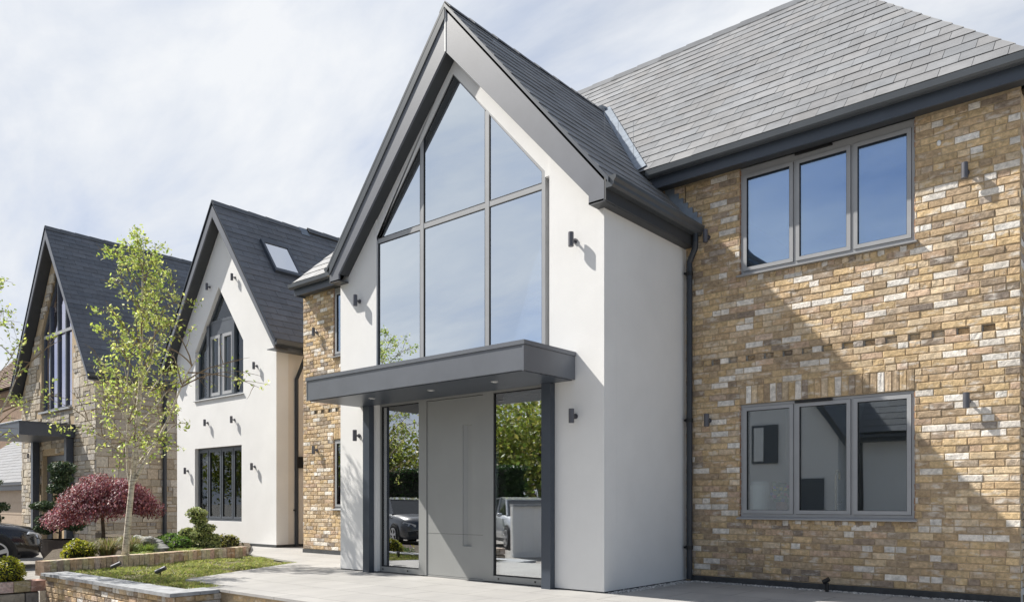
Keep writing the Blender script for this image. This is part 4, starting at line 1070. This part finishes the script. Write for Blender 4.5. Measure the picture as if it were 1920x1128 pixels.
for i, (c, r, lb) in enumerate((((-15.75, 7.95, .18), (.32, .32, .24), 'dark green clipped ball just right of the maple trunk, farthest back'), ((-15.1, 7.2, .16), (.28, .28, .22), 'clipped green ball right behind the grey boulder'), ((-14.45, 7.0, .17), (.27, .27, .22), 'middle clipped green ball between boulder and cloud pine'), ((-13.85, 6.85, .15), (.24, .24, .20), 'clipped green ball touching the cloud pruned pine'))):
    leafball('box_ball', c, r, 1300, DG + [(.14, .22, .03)], lb, 'shrub', 70 + i, .018, group=BXG)
leafball('shrub', (-14.35, 8.0, .16), (.30, .26, .19), 600, [(.30, .30, .06), (.20, .19, .07), (.13, .12, .05)], 'loose yellowish low shrub at the end of the brick edging', 'shrub', 80, .026, amp=.5)
def clump(c, h, n, spread, cols, label, seed, name='ornamental_grass'):
    rng = random.Random(seed); mb = MB(); c = Vector(c)
    for _ in range(n):
        a = rng.uniform(0, 6.28); d = Vector((math.cos(a), math.sin(a), 0)); e = Vector((-d.y, d.x, 0)) * .006; p_ = c + d * rng.uniform(0, .1); hh = h * rng.uniform(.6, 1.1); s = spread * rng.uniform(.3, 1); col = jcol(rng.choice(cols), rng)
        pts = [p_, p_ + d * s * .25 + Vector((0, 0, hh * .6)), p_ + d * s * .65 + Vector((0, 0, hh * .95)), p_ + d * s + Vector((0, 0, hh * .75))]
        for i in range(3):
            w0, w1 = e * (1 - i * .3), e * (1 - (i + 1) * .3); mb.face([pts[i] - w0, pts[i] + w0, pts[i + 1] + w1, pts[i + 1] - w1], col)
    return tag(mb.build(name, M['leaf'], recalc=False), label, 'plant')
GC = [(.28, .26, .09), (.17, .19, .05), (.36, .31, .15), (.11, .14, .03), (.22, .15, .08)]
clump((-13.35, 5.35, .06), .34, 420, .38, GC, 'tan and green grassy clump in front of the maple, beside the yellow mound', 81)
clump((-13.9, 5.95, .06), .34, 420, .40, GC, 'brownish grassy clump below the maple trunk', 82)
clump((-13.55, 6.05, .06), .22, 320, .30, [(.15, .22, .04), (.22, .28, .05)], 'short green grassy clump left of the birch trunk', 83)
clump((-13.1, 5.75, .06), .11, 380, .30, [(.20, .28, .05), (.28, .33, .07)], 'low fresh green tuft right of the birch trunk', 84)
clump((-13.3, 6.7, .06), .12, 380, .30, [(.20, .28, .05), (.28, .33, .07)], 'low fresh green tuft between the boulder and the brick edging', 85)
# boulder
mb = MB(); mb.blob((-14.0, 6.25, .19), (.46, .26, .20), 16, .6, seed=3); o = mb.build('boulder', M['rock'], smooth=False); tag(o, 'grey rough boulder lying beside the birch trunk', 'rock')
# maple
mp = empty('maple_tree', (-16.74, 6.62, .07), 'low spreading maple with dark red purple foliage in front of the stone wall', 'tree')
rng = random.Random(91); mb = MB(); bx, by = -16.74, 6.62
stem = [(bx, by, .05), (bx + .03, by, .35), (bx - .02, by, .62), (bx + .02, by, .85)]; mb.tube(stem, [.045, .038, .034, .03], 8)
cents = []
for i in range(64):
    a = i * 2.4; rr0 = math.sqrt((i + .5) / 64); dx, dy = math.cos(a) * rr0, math.sin(a) * rr0
    z = .98 + .46 * math.sqrt(max(0, 1 - rr0 ** 2)) * rng.uniform(.1, 1.0) - .22 * rr0 ** 3
    # crown stretched along the picture, drooping at the left
    u = Vector((.76, .65, 0)); v = Vector((-.65, .76, 0)); P_ = Vector((bx, by, z)) + u * (dx * rng.uniform(.82, 1.04) + .04) + v * dy * .75
    if dx < -.4: P_.z -= .26 * (-dx - .4) / .6 + .05
    if dx > .3: P_.z += .14 * (dx - .3)
    cents.append(P_)
    if i % 2 == 0: mb.tube([(bx + .02, by, .8), Vector((bx, by, .95)).lerp(P_, .5) + Vector((0, 0, .04)), P_], [.018, .010, .004], 5, cap=False)
mb.build('trunk', M['bark'], mp, recalc=False)
lf = MB(); MC = [(.22, .065, .08), (.30, .11, .13), (.14, .04, .055), (.42, .22, .25), (.28, .09, .07)]
for P_ in cents:
    for _ in range(430):
        d = Vector((rng.gauss(0, 1), rng.gauss(0, 1), rng.gauss(0, 1))).normalized(); p_ = P_ + Vector((d.x * .28, d.y * .28, d.z * .20)) * rng.uniform(.5, 1.05)
        n = Vector((d.x, d.y, abs(d.z) + .6)).normalized(); c = jcol(rng.choice(MC), rng); dr = Vector((rng.gauss(0, .6), rng.gauss(0, .6), -.7)).normalized(); s = rng.uniform(.035, .065); e = dr.cross(n).normalized() * s * .22
        lf.face([p_, p_ + dr * s * .5 + e, p_ + dr * s * 1.2, p_ + dr * s * .5 - e], c)
lf.build('crown', M['leaf'], mp, recalc=False)
# cloud pruned conifers
def cloud_pine(base, pads, name, label, seed, cols, trunk_r=.03, size=.02, n=700):
    b = Vector(base); t = empty(name, b, label, 'tree'); rng = random.Random(seed); mb = MB()
    top = max(p_[2] for p_ in pads); mb.tube([b, b + Vector((.03, 0, top * .35)), b + Vector((-.03, .02, top * .7)), b + Vector((0, 0, top))], [trunk_r, trunk_r * .8, trunk_r * .6, trunk_r * .3], 7)
    u = Vector((.76, .65, 0))
    for (du, dv, z, rx, rz) in pads:
        q = b + u * du + Vector((-.65, .76, 0)) * dv + Vector((0, 0, z)); mb.tube([b + Vector((0, 0, max(.02, z - .12))), q], [trunk_r * .5, trunk_r * .25], 5)
    mb.build('trunk', M['bark'], t, recalc=False)
    for i, (du, dv, z, rx, rz) in enumerate(pads):
        q = b + u * du + Vector((-.65, .76, 0)) * dv + Vector((0, 0, z))
        leafball('foliage_pad', q, (rx, rx * .9, rz), n, cols, None, None, seed * 13 + i, size, mat='needle', core=(.02, .035, .012), amp=.25, long=1.4, parent=t)
    return t
PG = [(.34, .40, .13), (.44, .48, .18), (.24, .30, .09), (.52, .54, .25)]
cloud_pine((-13.85, 7.20, .06), [(-.06, 0, .73, .20, .10), (-.02, .02, .58, .17, .075), (.10, 0, .44, .21, .09), (-.22, 0, .34, .16, .12), (.0, -.05, .33, .18, .09), (.19, .02, .26, .18, .10), (-.08, -.05, .16, .26, .11), (.2, 0, .12, .2, .11)], 'cloud_pine', 'small cloud pruned pine with rounded pads at the end of the brick edging', 101, PG, n=620, size=.016)
DP = [(.035, .07, .03), (.055, .10, .04), (.08, .12, .05), (.10, .13, .06)]
cloud_pine((-22.60, 7.85, -.1), [(.05, 0, 1.98, .36, .18), (.05, 0, 1.72, .30, .14), (.0, 0, 1.45, .34, .16), (.12, 0, 1.2, .26, .13), (-.42, 0, .98, .36, .12), (-.1, .2, .75, .25, .12), (-.30, 0, .62, .38, .13), (-.35, -.1, .38, .30, .13), (.25, .2, .45, .3, .13), (.2, .1, .9, .25, .12)], 'cloud_pine', 'tall dark cloud pruned pine growing in the dark pot by the stone house door', 102, DP, .045, .03, 700)
cloud_pine((-25.2, 6.6, -.5), [(.0, 0, 2.4, .4, .16), (.1, 0, 2.05, .55, .16), (-.1, 0, 1.7, .65, .18), (.2, 0, 1.35, .7, .2), (-.1, 0, 1.0, .8, .2), (.3, .1, .7, .75, .2), (-.3, 0, .6, .7, .2)], 'cloud_pine', 'dark layered conifer behind the black car at the left edge', 103, DP, .06, .035, 900)
# pot
pt = empty('plant_pot', (-22.60, 7.85, -.55), 'wide dark brown bowl pot in front of the stone house', 'pot')
mb = MB(); c = (-22.60, 7.85); mb.tube([(c[0], c[1], z) for z in (-.549, -.50, -.3, -.02, .0, .0, -.06)], [.32, .38, .47, .52, .54, .49, .47], 28); mb.build('bowl', M['pot'], pt, smooth=False)
mb = MB(); mb.tube([(c[0], c[1], -.058), (c[0], c[1], -.05)], .466, 24); mb.build('soil', M['soil'], pt)
# pansies
rng = random.Random(111); mb = MB()
pz = empty('pansies', (-12.75, 3.0, -.16), 'purple and yellow pansies in the raised bed at the left edge', 'flowers')
for _ in range(500): quad_leaf(mb, Vector((rng.uniform(-13.3, -12.5), rng.uniform(2.9, 3.55), rng.uniform(-.14, .0))), .022, rng, jcol((.08, .16, .03), rng), .6)
mb.build('foliage', M['leaf'], pz, recalc=False); mb = MB()
for _ in range(75):
    p_ = Vector((rng.uniform(-13.3, -12.45), rng.uniform(2.9, 3.6), rng.uniform(-.02, .06))); c = rng.choice([(.10, .05, .45), (.13, .07, .55), (.60, .48, .03)]); f = Vector((rng.uniform(.1, .8), rng.uniform(-.9, -.2), rng.uniform(.2, .8))).normalized(); a = f.orthogonal().normalized(); b = f.cross(a)
    for k in range(5):
        w = k * 1.256; d = a * math.cos(w) + b * math.sin(w); e = f.cross(d); s = .026
        mb.face([p_, p_ + d * s * .6 + e * s * .5, p_ + d * s * 1.1, p_ + d * s * .6 - e * s * .5], c)
mb.build('blooms', M['leaf'], pz, recalc=False)
# spike spotlights in the lawn
for x, y, lb in ((-12.05, 4.95, 'black spike spotlight in the grass, the left of the two on the lawn'), (-10.72, 5.0, 'black spike spotlight in the grass, the right of the two on the lawn')):
    t = empty('garden_spotlight', (x, y, -.045), lb, 'spotlight', 'spotlights on the lawn')
    mb = MB(); mb.tube([(x, y, -.05), (x, y, .04)], .009, 6); mb.build('stake', M['black'], t)
    mb = MB(); a = Vector((x - .045, y - .05, .02)); b = Vector((x + .055, y + .05, .085)); mb.tube([a, a.lerp(b, .05), b], [.024, .029, .030], 14); mb.build('lamp_head', M['lamp'], t)
t = empty('ground_tap', (-2.93, 8.82, 0), 'short black standpipe at the foot of the brick wall', 'standpipe')
mb = MB(); mb.tube([(-2.93, 8.82, .0), (-2.93, 8.82, .10)], .020, 10); mb.build('pipe', M['black'], t)
mb = MB(); mb.tube([(-2.965, 8.80, .105), (-2.90, 8.80, .145)], .026, 10); mb.build('tap_head', M['black'], t)
# gravel margins
rng = random.Random(121); mb = MB()
for _ in range(1500):
    if rng.random() < .3: x, y = rng.uniform(-4.72, -4.58), rng.uniform(7.12, 8.85)
    else: x, y = rng.uniform(-4.6, -1.2), rng.uniform(8.84, 8.925)
    s = rng.uniform(.006, .014); g0 = rng.uniform(.25, .75); mb.blob((x, y, .004), (s, s * rng.uniform(.7, 1.2), s * .7), 3, .5, (g0, g0 * .97, g0 * .93), rng.random() * 9)
tag(mb.build('gravel', M['gravel']), 'thin line of pale gravel along the foot of the porch and brick wall', 'gravel', kind='stuff')

# ================================================================== CARS
def car(loc, heading, paint, label, group=None):
    """SUV, origin under front axle centre; local x = forward, y = left"""
    t = empty('parked_car', loc, label, 'car', group)
    Mx = Matrix.Translation(loc) @ Matrix.Rotation(heading, 4, 'Z')
    def P(mb):
        mb.v = [tuple(Mx @ Vector(v)) for v in mb.v]; return mb
    # stations along x: (x, half width, z bottom, z shoulder, z top, half width top)
    st = [(.93, .55, .42, .58, .66, .45), (.88, .78, .30, .66, .80, .66), (.75, .88, .24, .78, .93, .74), (.45, .93, .24, .86, 1.0, .80), (.0, .95, .24, .92, 1.06, .84), (-.55, .95, .24, .96, 1.10, .84),
          (-.62, .95, .24, .97, 1.12, .84), (-2.0, .95, .24, 1.0, 1.13, .84), (-3.0, .95, .24, 1.02, 1.14, .84), (-3.55, .92, .30, 1.02, 1.13, .80), (-3.75, .82, .40, .95, 1.05, .7)]
    mb = MB(); rings = []
    for (x, hw, zb, zs, ztp, ht) in st:
        zm = (zb + zs) / 2
        half = [(0, zb), (hw * .9, zb), (hw, zb + .12), (hw * 1.0, zm), (hw * .985, zs), (ht, ztp - .03), (ht * .6, ztp), (0, ztp + .012)]
        rings.append([(x, -a, b) for a, b in half] + [(x, a, b) for a, b in reversed(half[1:-1])])
    n = len(rings[0]); vs = [v for r in rings for v in r]; fs = []
    for i in range(len(rings) - 1):
        for k in range(n):
            k2 = (k + 1) % n; fs.append((i * n + k, i * n + k2, (i + 1) * n + k2, (i + 1) * n + k))
    fs += [tuple(range(n)), tuple((len(rings) - 1) * n + k for k in range(n))]
    mb.grid(vs, fs); body = P(mb).build('body', paint, t, smooth=True)
    # greenhouse
    mb = MB(); gs = [(-.50, .80, 1.08, .80, 1.085), (-1.25, .80, 1.10, .64, 1.60), (-1.9, .81, 1.12, .66, 1.68), (-2.9, .80, 1.12, .64, 1.62), (-3.6, .76, 1.10, .70, 1.14)]
    vs = []; fs = []
    for (x, a, z0_, b, z1_) in gs: vs += [(x, -a, z0_), (x, -b, z1_), (x, b, z1_), (x, a, z0_)]
    for i in range(4):
        for k in range(3): fs.append((i * 4 + k, i * 4 + k + 1, i * 4 + 5 + k, i * 4 + 4 + k))
    mb.grid(vs, fs); P(mb).build('windows', M['car_glass'], t)
    mb = MB()
    for i in range(1, 3):
        a, b = gs[i], gs[i + 1]; mb.prism([(a[0], -a[3] - .01, a[4]), (a[0], a[3] + .01, a[4]), (b[0], b[3] + .01, b[4]), (b[0], -b[3] - .01, b[4])], (0, 0, .03))
    for s in (-1, 1):
        for (x0_, z0_, y0_, x1_, z1_, y1_) in ((-.5, 1.09, .81, -1.25, 1.62, .65), (-1.95, 1.12, .82, -2.0, 1.68, .67), (-3.6, 1.12, .77, -2.9, 1.63, .65)):
            mb.tube([(x0_, s * y0_, z0_), (x1_, s * y1_, z1_)], .035, 6)
    P(mb).build('roof', paint, t)
    for (wx, s) in ((0, -1), (0, 1), (-2.85, -1), (-2.85, 1)):
        yo = s * .965; yi = s * .72
        mb = MB(); mb.tube([(wx, yo - s * .02, .37), (wx, yo, .37)], [.45, .43], 28); P(mb).build('wheel_arch', M['black'], t)
        mb = MB(); mb.tube([(wx, yi, .37), (wx, yi + s * .02, .37), (wx, yo + s * .0, .37), (wx, yo + s * .025, .37)], [.35, .37, .37, .34], 32); tyre = P(mb).build('wheel', M['tyre'], t)
        mb = MB()
        ring = [(math.cos(2 * math.pi * k / 32), math.sin(2 * math.pi * k / 32)) for k in range(32)]
        for k in range(32):
            c0, c1 = ring[k], ring[(k + 1) % 32]
            mb.prism([(wx + c0[0] * .235, yo + s * .027, .37 + c0[1] * .235), (wx + c1[0] * .235, yo + s * .027, .37 + c1[1] * .235), (wx + c1[0] * .27, yo + s * .027, .37 + c1[1] * .27), (wx + c0[0] * .27, yo + s * .027, .37 + c0[1] * .27)], (0, s * .012, 0))
        for k in range(5):
            a = 2 * math.pi * k / 5 + .3; d = Vector((math.cos(a), 0, math.sin(a))); e = Vector((-d.z, 0, d.x)); o_ = Vector((wx, yo + s * .028, .37))
            mb.prism([o_ + e * .035, o_ - e * .035, o_ + d * .24 - e * .05, o_ + d * .24 + e * .05], (0, s * .02, 0))
        mb.tube([(wx, yo + s * .026, .37), (wx, yo + s * .055, .37)], .05, 16); P(mb).build('rim', M['alloy'], tyre)
    for s in (-1, 1):
        mb = MB(); mb.prism([(.90, s * .50, .66), (.86, s * .77, .70), (.62, s * .90, .80), (.66, s * .86, .86), (.85, s * .70, .81), (.91, s * .48, .74)], (.03, s * .02, .0)); hl_ = P(mb).build('headlight', M['lens'], t)
        mb = MB(); mb.blob((-.75, s * 1.03, 1.12), (.09, .1, .07), 6); P(mb).build('wing_mirror', paint, t, smooth=True)
        mb = MB(); mb.prism([(.92, s * .45, .36), (.90, s * .75, .36), (.86, s * .80, .52), (.92, s * .5, .52)], (.02, 0, 0)); P(mb).build('air_intake', M['black'], t)
    mb = MB(); mb.prism([(.955, -.30, .42), (.955, .30, .42), (.95, .40, .60), (.93, .30, .76), (.93, -.30, .76), (.95, -.40, .60)], (-.06, 0, 0)); gr = P(mb).build('grille', M['black'], t)
    mb = MB()
    for z in (.46, .52, .58, .64, .70): mb.box(.957, .968, -.33, .33, z, z + .012)
    P(mb).build('grille_bars', M['alloy'], gr)
    mb = MB()
    for x in (-.62, -1.95, -2.9):
        for s in (-1, 1): mb.box(x - .004, x + .004, s * .951, s * .957, .4, 1.0)
    for s in (-1, 1): mb.box(-3.4, .5, s * .93, s * .962, .24, .34)
    P(mb).build('door_seams', M['black'], t)
    return t
def mat_paint(name, c, r=.25):
    m, nt, b = newmat(name); f = noise_n(nt, 2, 3); L(nt, ramp(nt, f, [(.3, tuple(x * .95 for x in c)), (.7, c)]), b.inputs['Base Color']); b.inputs['Roughness'].default_value = r; b.inputs['Coat Weight'].default_value = 1; b.inputs['Coat Roughness'].default_value = .03; return m
M['car_glass'] = mat_simple('car_glass', (.015, .018, .02), .06, 0, .05, 3, spec=.9)
M['tyre'] = mat_simple('tyre_rubber', (.02, .02, .021), .85, 0, .15, 20)
M['alloy'] = mat_simple('alloy', (.62, .62, .64), .3, .8, .05, 10)
M['lens'] = mat_simple('headlight_lens', (.55, .58, .62), .08, .3, .2, 20, spec=.9)
car((-21.22, 5.92, -.55), R(76), mat_paint('black_paint', (.012, .012, .014)), 'black car with silver five spoke wheels, its nose at the left edge')
car((-15.9, -5.4, -.55), R(35), mat_paint('silver_paint', (.45, .47, .5), .3), 'silver car parked on the drive opposite, mirrored in the right sidelight of the door')
car((-20.6, -4.6, -.55), R(20), mat_paint('grey_paint', (.05, .055, .065), .3), 'dark grey car on the drive opposite, mirrored in the left sidelight of the door')

# ================================================================== OPPOSITE SIDE (seen mirrored in the glass)
oh = empty('house', (-10, -10, -.5), 'white rendered house opposite with a dark slate roof, seen mirrored in the lower right window', 'house')
mb = MB(); mb.box(-7.65, .5, -16, -8.5, -.55, 3.3)
mb.prism([(-15.9, -7.6, -.55), (-8.15, -7.6, -.55), (-8.15, -7.6, 3.3), (-12.0, -7.6, 9.0), (-15.9, -7.6, 3.3)], (0, -8, 0)); mb.build('wall', M['render'], oh)
rf = MB()
slates(rf, (0, -8.1, 3.2), (-1, 0, 0), (0, -.68, .733), (0, .733, .68), 5.6, lambda v: (-.8, 7.75), rr_, base=DARK, exp=.3, w=.5)
c4, s4 = .56, .8285
for sg in (1, -1): slates(rf, (-12.0 + sg * 4.15, 0, 3.05), (0, sg, 0), (-sg * c4, 0, s4), (sg * s4, 0, c4), 7.4, (lambda v: (-15.8, -7.3)) if sg > 0 else (lambda v: (7.3, 15.8)), rr_, base=DARK, exp=.3, w=.5)
ro = rf.build('roof', M['slate'], oh)
for sg in (1, -1):
    mb = MB(); f = lambda x, z: (-12.0 + sg * x, -7.32, z); mb.prism([f(0, 9.14), f(4.15, 3.0), f(4.15, 2.75), f(0, 8.75)], (0, -.03, 0)); mb.build('barge_board', M['trim'], oh)
mb = MB(); extrude_profile(mb, HALF, (-7.75, -8.05, 3.0), (.8, -8.05, 3.0), (0, 1, 0)); mb.box(-7.75, .8, -8.45, -8.06, 2.9, 3.1); mb.build('gutter', M['trim'], oh)
mb = MB(); mb.box(-11.0, -10.1, -7.59, -7.53, 2.3, 3.6); wo = mb.build('window', M['frame_dark'], oh)
mb = MB(); mb.box(-10.92, -10.58, -7.528, -7.52, 2.38, 3.52); mb.build('pane', M['white'], wo)
mb = MB(); mb.box(-9.4, -8.6, -7.59, -7.53, -.5, 1.75); mb.build('door', M['frame_dark'], oh)
for x, z in ((-9.6, 3.2), (-13.6, 3.2)):
    mb = MB(); mb.tube([(x, -7.5, z - .1), (x, -7.5, z + .1)], .05, 12); mb.build('wall_light', M['lamp'], oh)
# curved white wall with piers
t = empty('garden_wall', (-13, -3, -.55), 'curved white garden wall with stone cap across the drive, seen mirrored in the door glass', 'wall')
mb = MB(); cp = MB(); prev = None
for i in range(13):
    a = math.radians(200 + i * 11); p_ = Vector((-12.1 + 2.2 * math.cos(a), -1.6 + 1.6 * math.sin(a), 0))
    if prev is not None:
        d = (p_ - prev); nn = Vector((-d.y, d.x, 0)).normalized() * .22
        mb.prism([prev + Vector((0, 0, -.55)), p_ + Vector((0, 0, -.55)), p_ + nn + Vector((0, 0, -.55)), prev + nn + Vector((0, 0, -.55))], (0, 0, 1.42))
        cp.prism([prev - nn * .3 + Vector((0, 0, 0.871)), p_ - nn * .3 + Vector((0, 0, 0.871)), p_ + nn * 1.3 + Vector((0, 0, 0.871)), prev + nn * 1.3 + Vector((0, 0, 0.871))], (0, 0, .07))
    prev = p_
mb.build('wall', M['render'], t); cp.build('coping', M['coping'], t)
# hedges and trees across the drive
def hedge(x0, x1, y0, y1, h, label, seed, cols, n=9000):
    rng = random.Random(seed); mb = MB(); mb.box(x0 + .15, x1 - .15, y0 + .15, y1 - .15, -.55, h - .15, (.012, .02, .008))
    for _ in range(n):
        x, y, z = rng.uniform(x0, x1), rng.uniform(y0, y1), rng.uniform(-.5, h); f = rng.random()
        if f < .5: y = y1 - rng.uniform(0, .2)
        elif f < .75: z = h - rng.uniform(0, .2)
        elif f < .9: x = x1 - rng.uniform(0, .2)
        else: x = x0 + rng.uniform(0, .2)
        q = 1 + .5 * noise.noise(Vector((x, y, z)))
        quad_leaf(mb, Vector((x, y, z)), .07, rng, jcol(rng.choice(cols), rng), .4)
    return tag(mb.build('hedge', M['leaf'], recalc=False), label, 'hedge')
hedge(-34, -22, -12.5, -11, 2.6, 'tall dark green hedge across the drive, mirrored in the door glass', 131, [(.03, .07, .02), (.05, .10, .025), (.02, .045, .015)], 9000)
hedge(-46, -34, -10, -9, 1.9, 'red leaved hedge across the drive beyond the parked car', 132, [(.25, .03, .03), (.16, .02, .025), (.10, .05, .03)], 5000)
def broad_tree(base, H, R_, label, seed, cols, n=6000, size=.13, bare=False):
    rng = random.Random(seed); b = Vector(base); t = empty('broadleaf_tree', b, label, 'tree', 'trees across the drive'); mb = MB(); lf = MB()
    mb.tube([b, b + Vector((.1, 0, H * .25)), b + Vector((0, .1, H * .55)), b + Vector((.1, 0, H * .85))], [.2, .16, .1, .03], 8)
    cents = []
    for i in range(26):
        a = i * 2.4; s = rng.uniform(.35, 1.0); rr0 = R_ * math.sin(min(1., (1.15 - s) * 1.6) * 1.57) * rng.uniform(.5, 1)
        p_ = b + Vector((math.cos(a) * rr0, math.sin(a) * rr0, H * s)); q = b + Vector((0, 0, H * s * .6))
        mb.tube([q, q.lerp(p_, .6) + Vector((0, 0, .1)), p_], [.05, .03, .008], 5, cap=False); cents.append(p_)
        for _ in range(4):
            e = p_ + Vector((rng.gauss(0, .5), rng.gauss(0, .5), rng.gauss(.2, .4))); mb.tube([q.lerp(p_, .7), e], [.015, .004], 4, cap=False)
    for _ in range(n):
        c = rng.choice(cents); k = R_ * .28
        quad_leaf(lf, c + Vector((rng.gauss(0, k), rng.gauss(0, k), rng.gauss(0, k * .7))), size, rng, jcol(rng.choice(cols), rng), .5)
    mb.build('trunk', M['bark'], t, recalc=False); lf.build('crown', M['leaf'], t, recalc=False); return t
TG = [(.24, .30, .05), (.32, .36, .06), (.16, .22, .04), (.36, .34, .10)]
broad_tree((-30, -17, -.55), 6.2, 3.2, 'rounded olive green tree behind the dark hedge opposite', 141, TG)
broad_tree((-24.5, -16.5, -.55), 6.6, 2.8, 'olive green tree nearest the white house opposite', 142, TG)
broad_tree((-37, -15, -.55), 6.0, 3.0, 'yellow green tree behind the red hedge', 143, [(.20, .24, .03), (.16, .19, .03), (.12, .15, .03)])
broad_tree((-44, -17, -.55), 6.6, 3.4, 'darker tree at the far end of the red hedge', 144, TG)
broad_tree((-20.5, -20, -.55), 7.2, 3.0, 'half bare twiggy tree between the hedge and the white house opposite', 145, TG, n=2200)
broad_tree((-52, -12, -.55), 6.8, 3.6, 'broad tree standing beyond the far end of the hedges', 146, TG)
broad_tree((-33, -26, -.55), 8.0, 3.8, 'tallest tree at the back across the drive', 147, TG)
broad_tree((-9, -24, -.55), 7.5, 2.6, 'tree behind the white house opposite', 148, TG, n=2500)

# ================================================================== SUN, SKY, CAMERA
sun = bpy.data.lights.new('sun', 'SUN'); sun.energy = 5.0; sun.angle = R(.5); sun.color = (1, .955, .88)
so = bpy.data.objects.new('sun', sun); C.objects.link(so)
trav = Vector((2.35, 1.0, -2.65)).normalized()
so.rotation_euler = trav.to_track_quat('-Z', 'Y').to_euler()
w = bpy.data.worlds.new('World'); bpy.context.scene.world = w; w.use_nodes = True
nt = w.node_tree; bg = nt.nodes['Background']
sky = N(nt, 'ShaderNodeTexSky', sky_type='NISHITA'); sky.sun_disc = False; sky.sun_elevation = R(46.1); sky.sun_rotation = math.atan2(-2.35, -1); sky.air_density = 1.0; sky.dust_density = 1.0; sky.ozone_density = 1.5
tc = N(nt, 'ShaderNodeTexCoord'); sp = N(nt, 'ShaderNodeSeparateXYZ'); L(nt, tc.outputs['Generated'], sp.inputs[0])
def mth(op, a, b=None, c=None):
    n = N(nt, 'ShaderNodeMath', operation=op)
    for i, v in enumerate((a, b, c)):
        if v is None: continue
        if isinstance(v, (int, float)): n.inputs[i].default_value = v
        else: L(nt, v, n.inputs[i])
    return n.outputs[0]
zz = mth('ADD', mth('MAXIMUM', sp.outputs[2], 0.0), .22)
cx = N(nt, 'ShaderNodeCombineXYZ'); L(nt, mth('DIVIDE', sp.outputs[0], zz), cx.inputs[0]); L(nt, mth('DIVIDE', sp.outputs[1], zz), cx.inputs[1])
mp1 = N(nt, 'ShaderNodeMapping'); mp1.inputs['Rotation'].default_value = (0, 0, R(35)); mp1.inputs['Scale'].default_value = (.55, 1.2, 1); mp1.inputs['Location'].default_value = (3.1, 1.7, 0); L(nt, cx.outputs[0], mp1.inputs[0])
n1 = noise_n(nt, 1.0, 8, .55, mp1.outputs[0], .5)
n2 = noise_n(nt, 2.6, 8, .6, mp1.outputs[0], .3)
bias = mth('ADD', mth('MULTIPLY', sp.outputs[0], -.40), mth('MULTIPLY', sp.outputs[1], .05))
v = mth('ADD', mth('ADD', n1, mth('MULTIPLY', n2, .30)), bias)
cloud = ramp(nt, v, [(.46, (.12,) * 3), (.66, (.60,) * 3), (.92, (1, 1, 1))])
v2 = mth('ADD', n2, mth('MULTIPLY', n1, .5))
ccol = ramp(nt, v2, [(.50, (4.5, 5.3, 6.9)), (.63, (5.7, 6.3, 7.5)), (.76, (6.7, 7.1, 7.8)), (.92, (7.9, 8.1, 8.4))])
fin = mix(nt, cloud, sky.outputs[0], ccol)
L(nt, fin, bg.inputs[0]); bg.inputs[1].default_value = .0725

cam = bpy.data.cameras.new('camera'); co = bpy.data.objects.new('camera', cam); C.objects.link(co)
cam.lens = 27.183; cam.sensor_width = 36; cam.sensor_fit = 'HORIZONTAL'
co.location = (0, 0, 1.0); co.rotation_euler = (R(90), 0, R(40.541)); cam.shift_y = 376 / 1920; cam.clip_end = 2000; cam.clip_start = .05
sc = bpy.context.scene; sc.camera = co
sc.view_settings.view_transform = 'Standard'; sc.view_settings.look = 'None'; sc.view_settings.gamma = 1; sc.view_settings.exposure = .66
sc.cycles.max_bounces = 8; sc.cycles.transparent_max_bounces = 16; sc.cycles.use_denoising = True
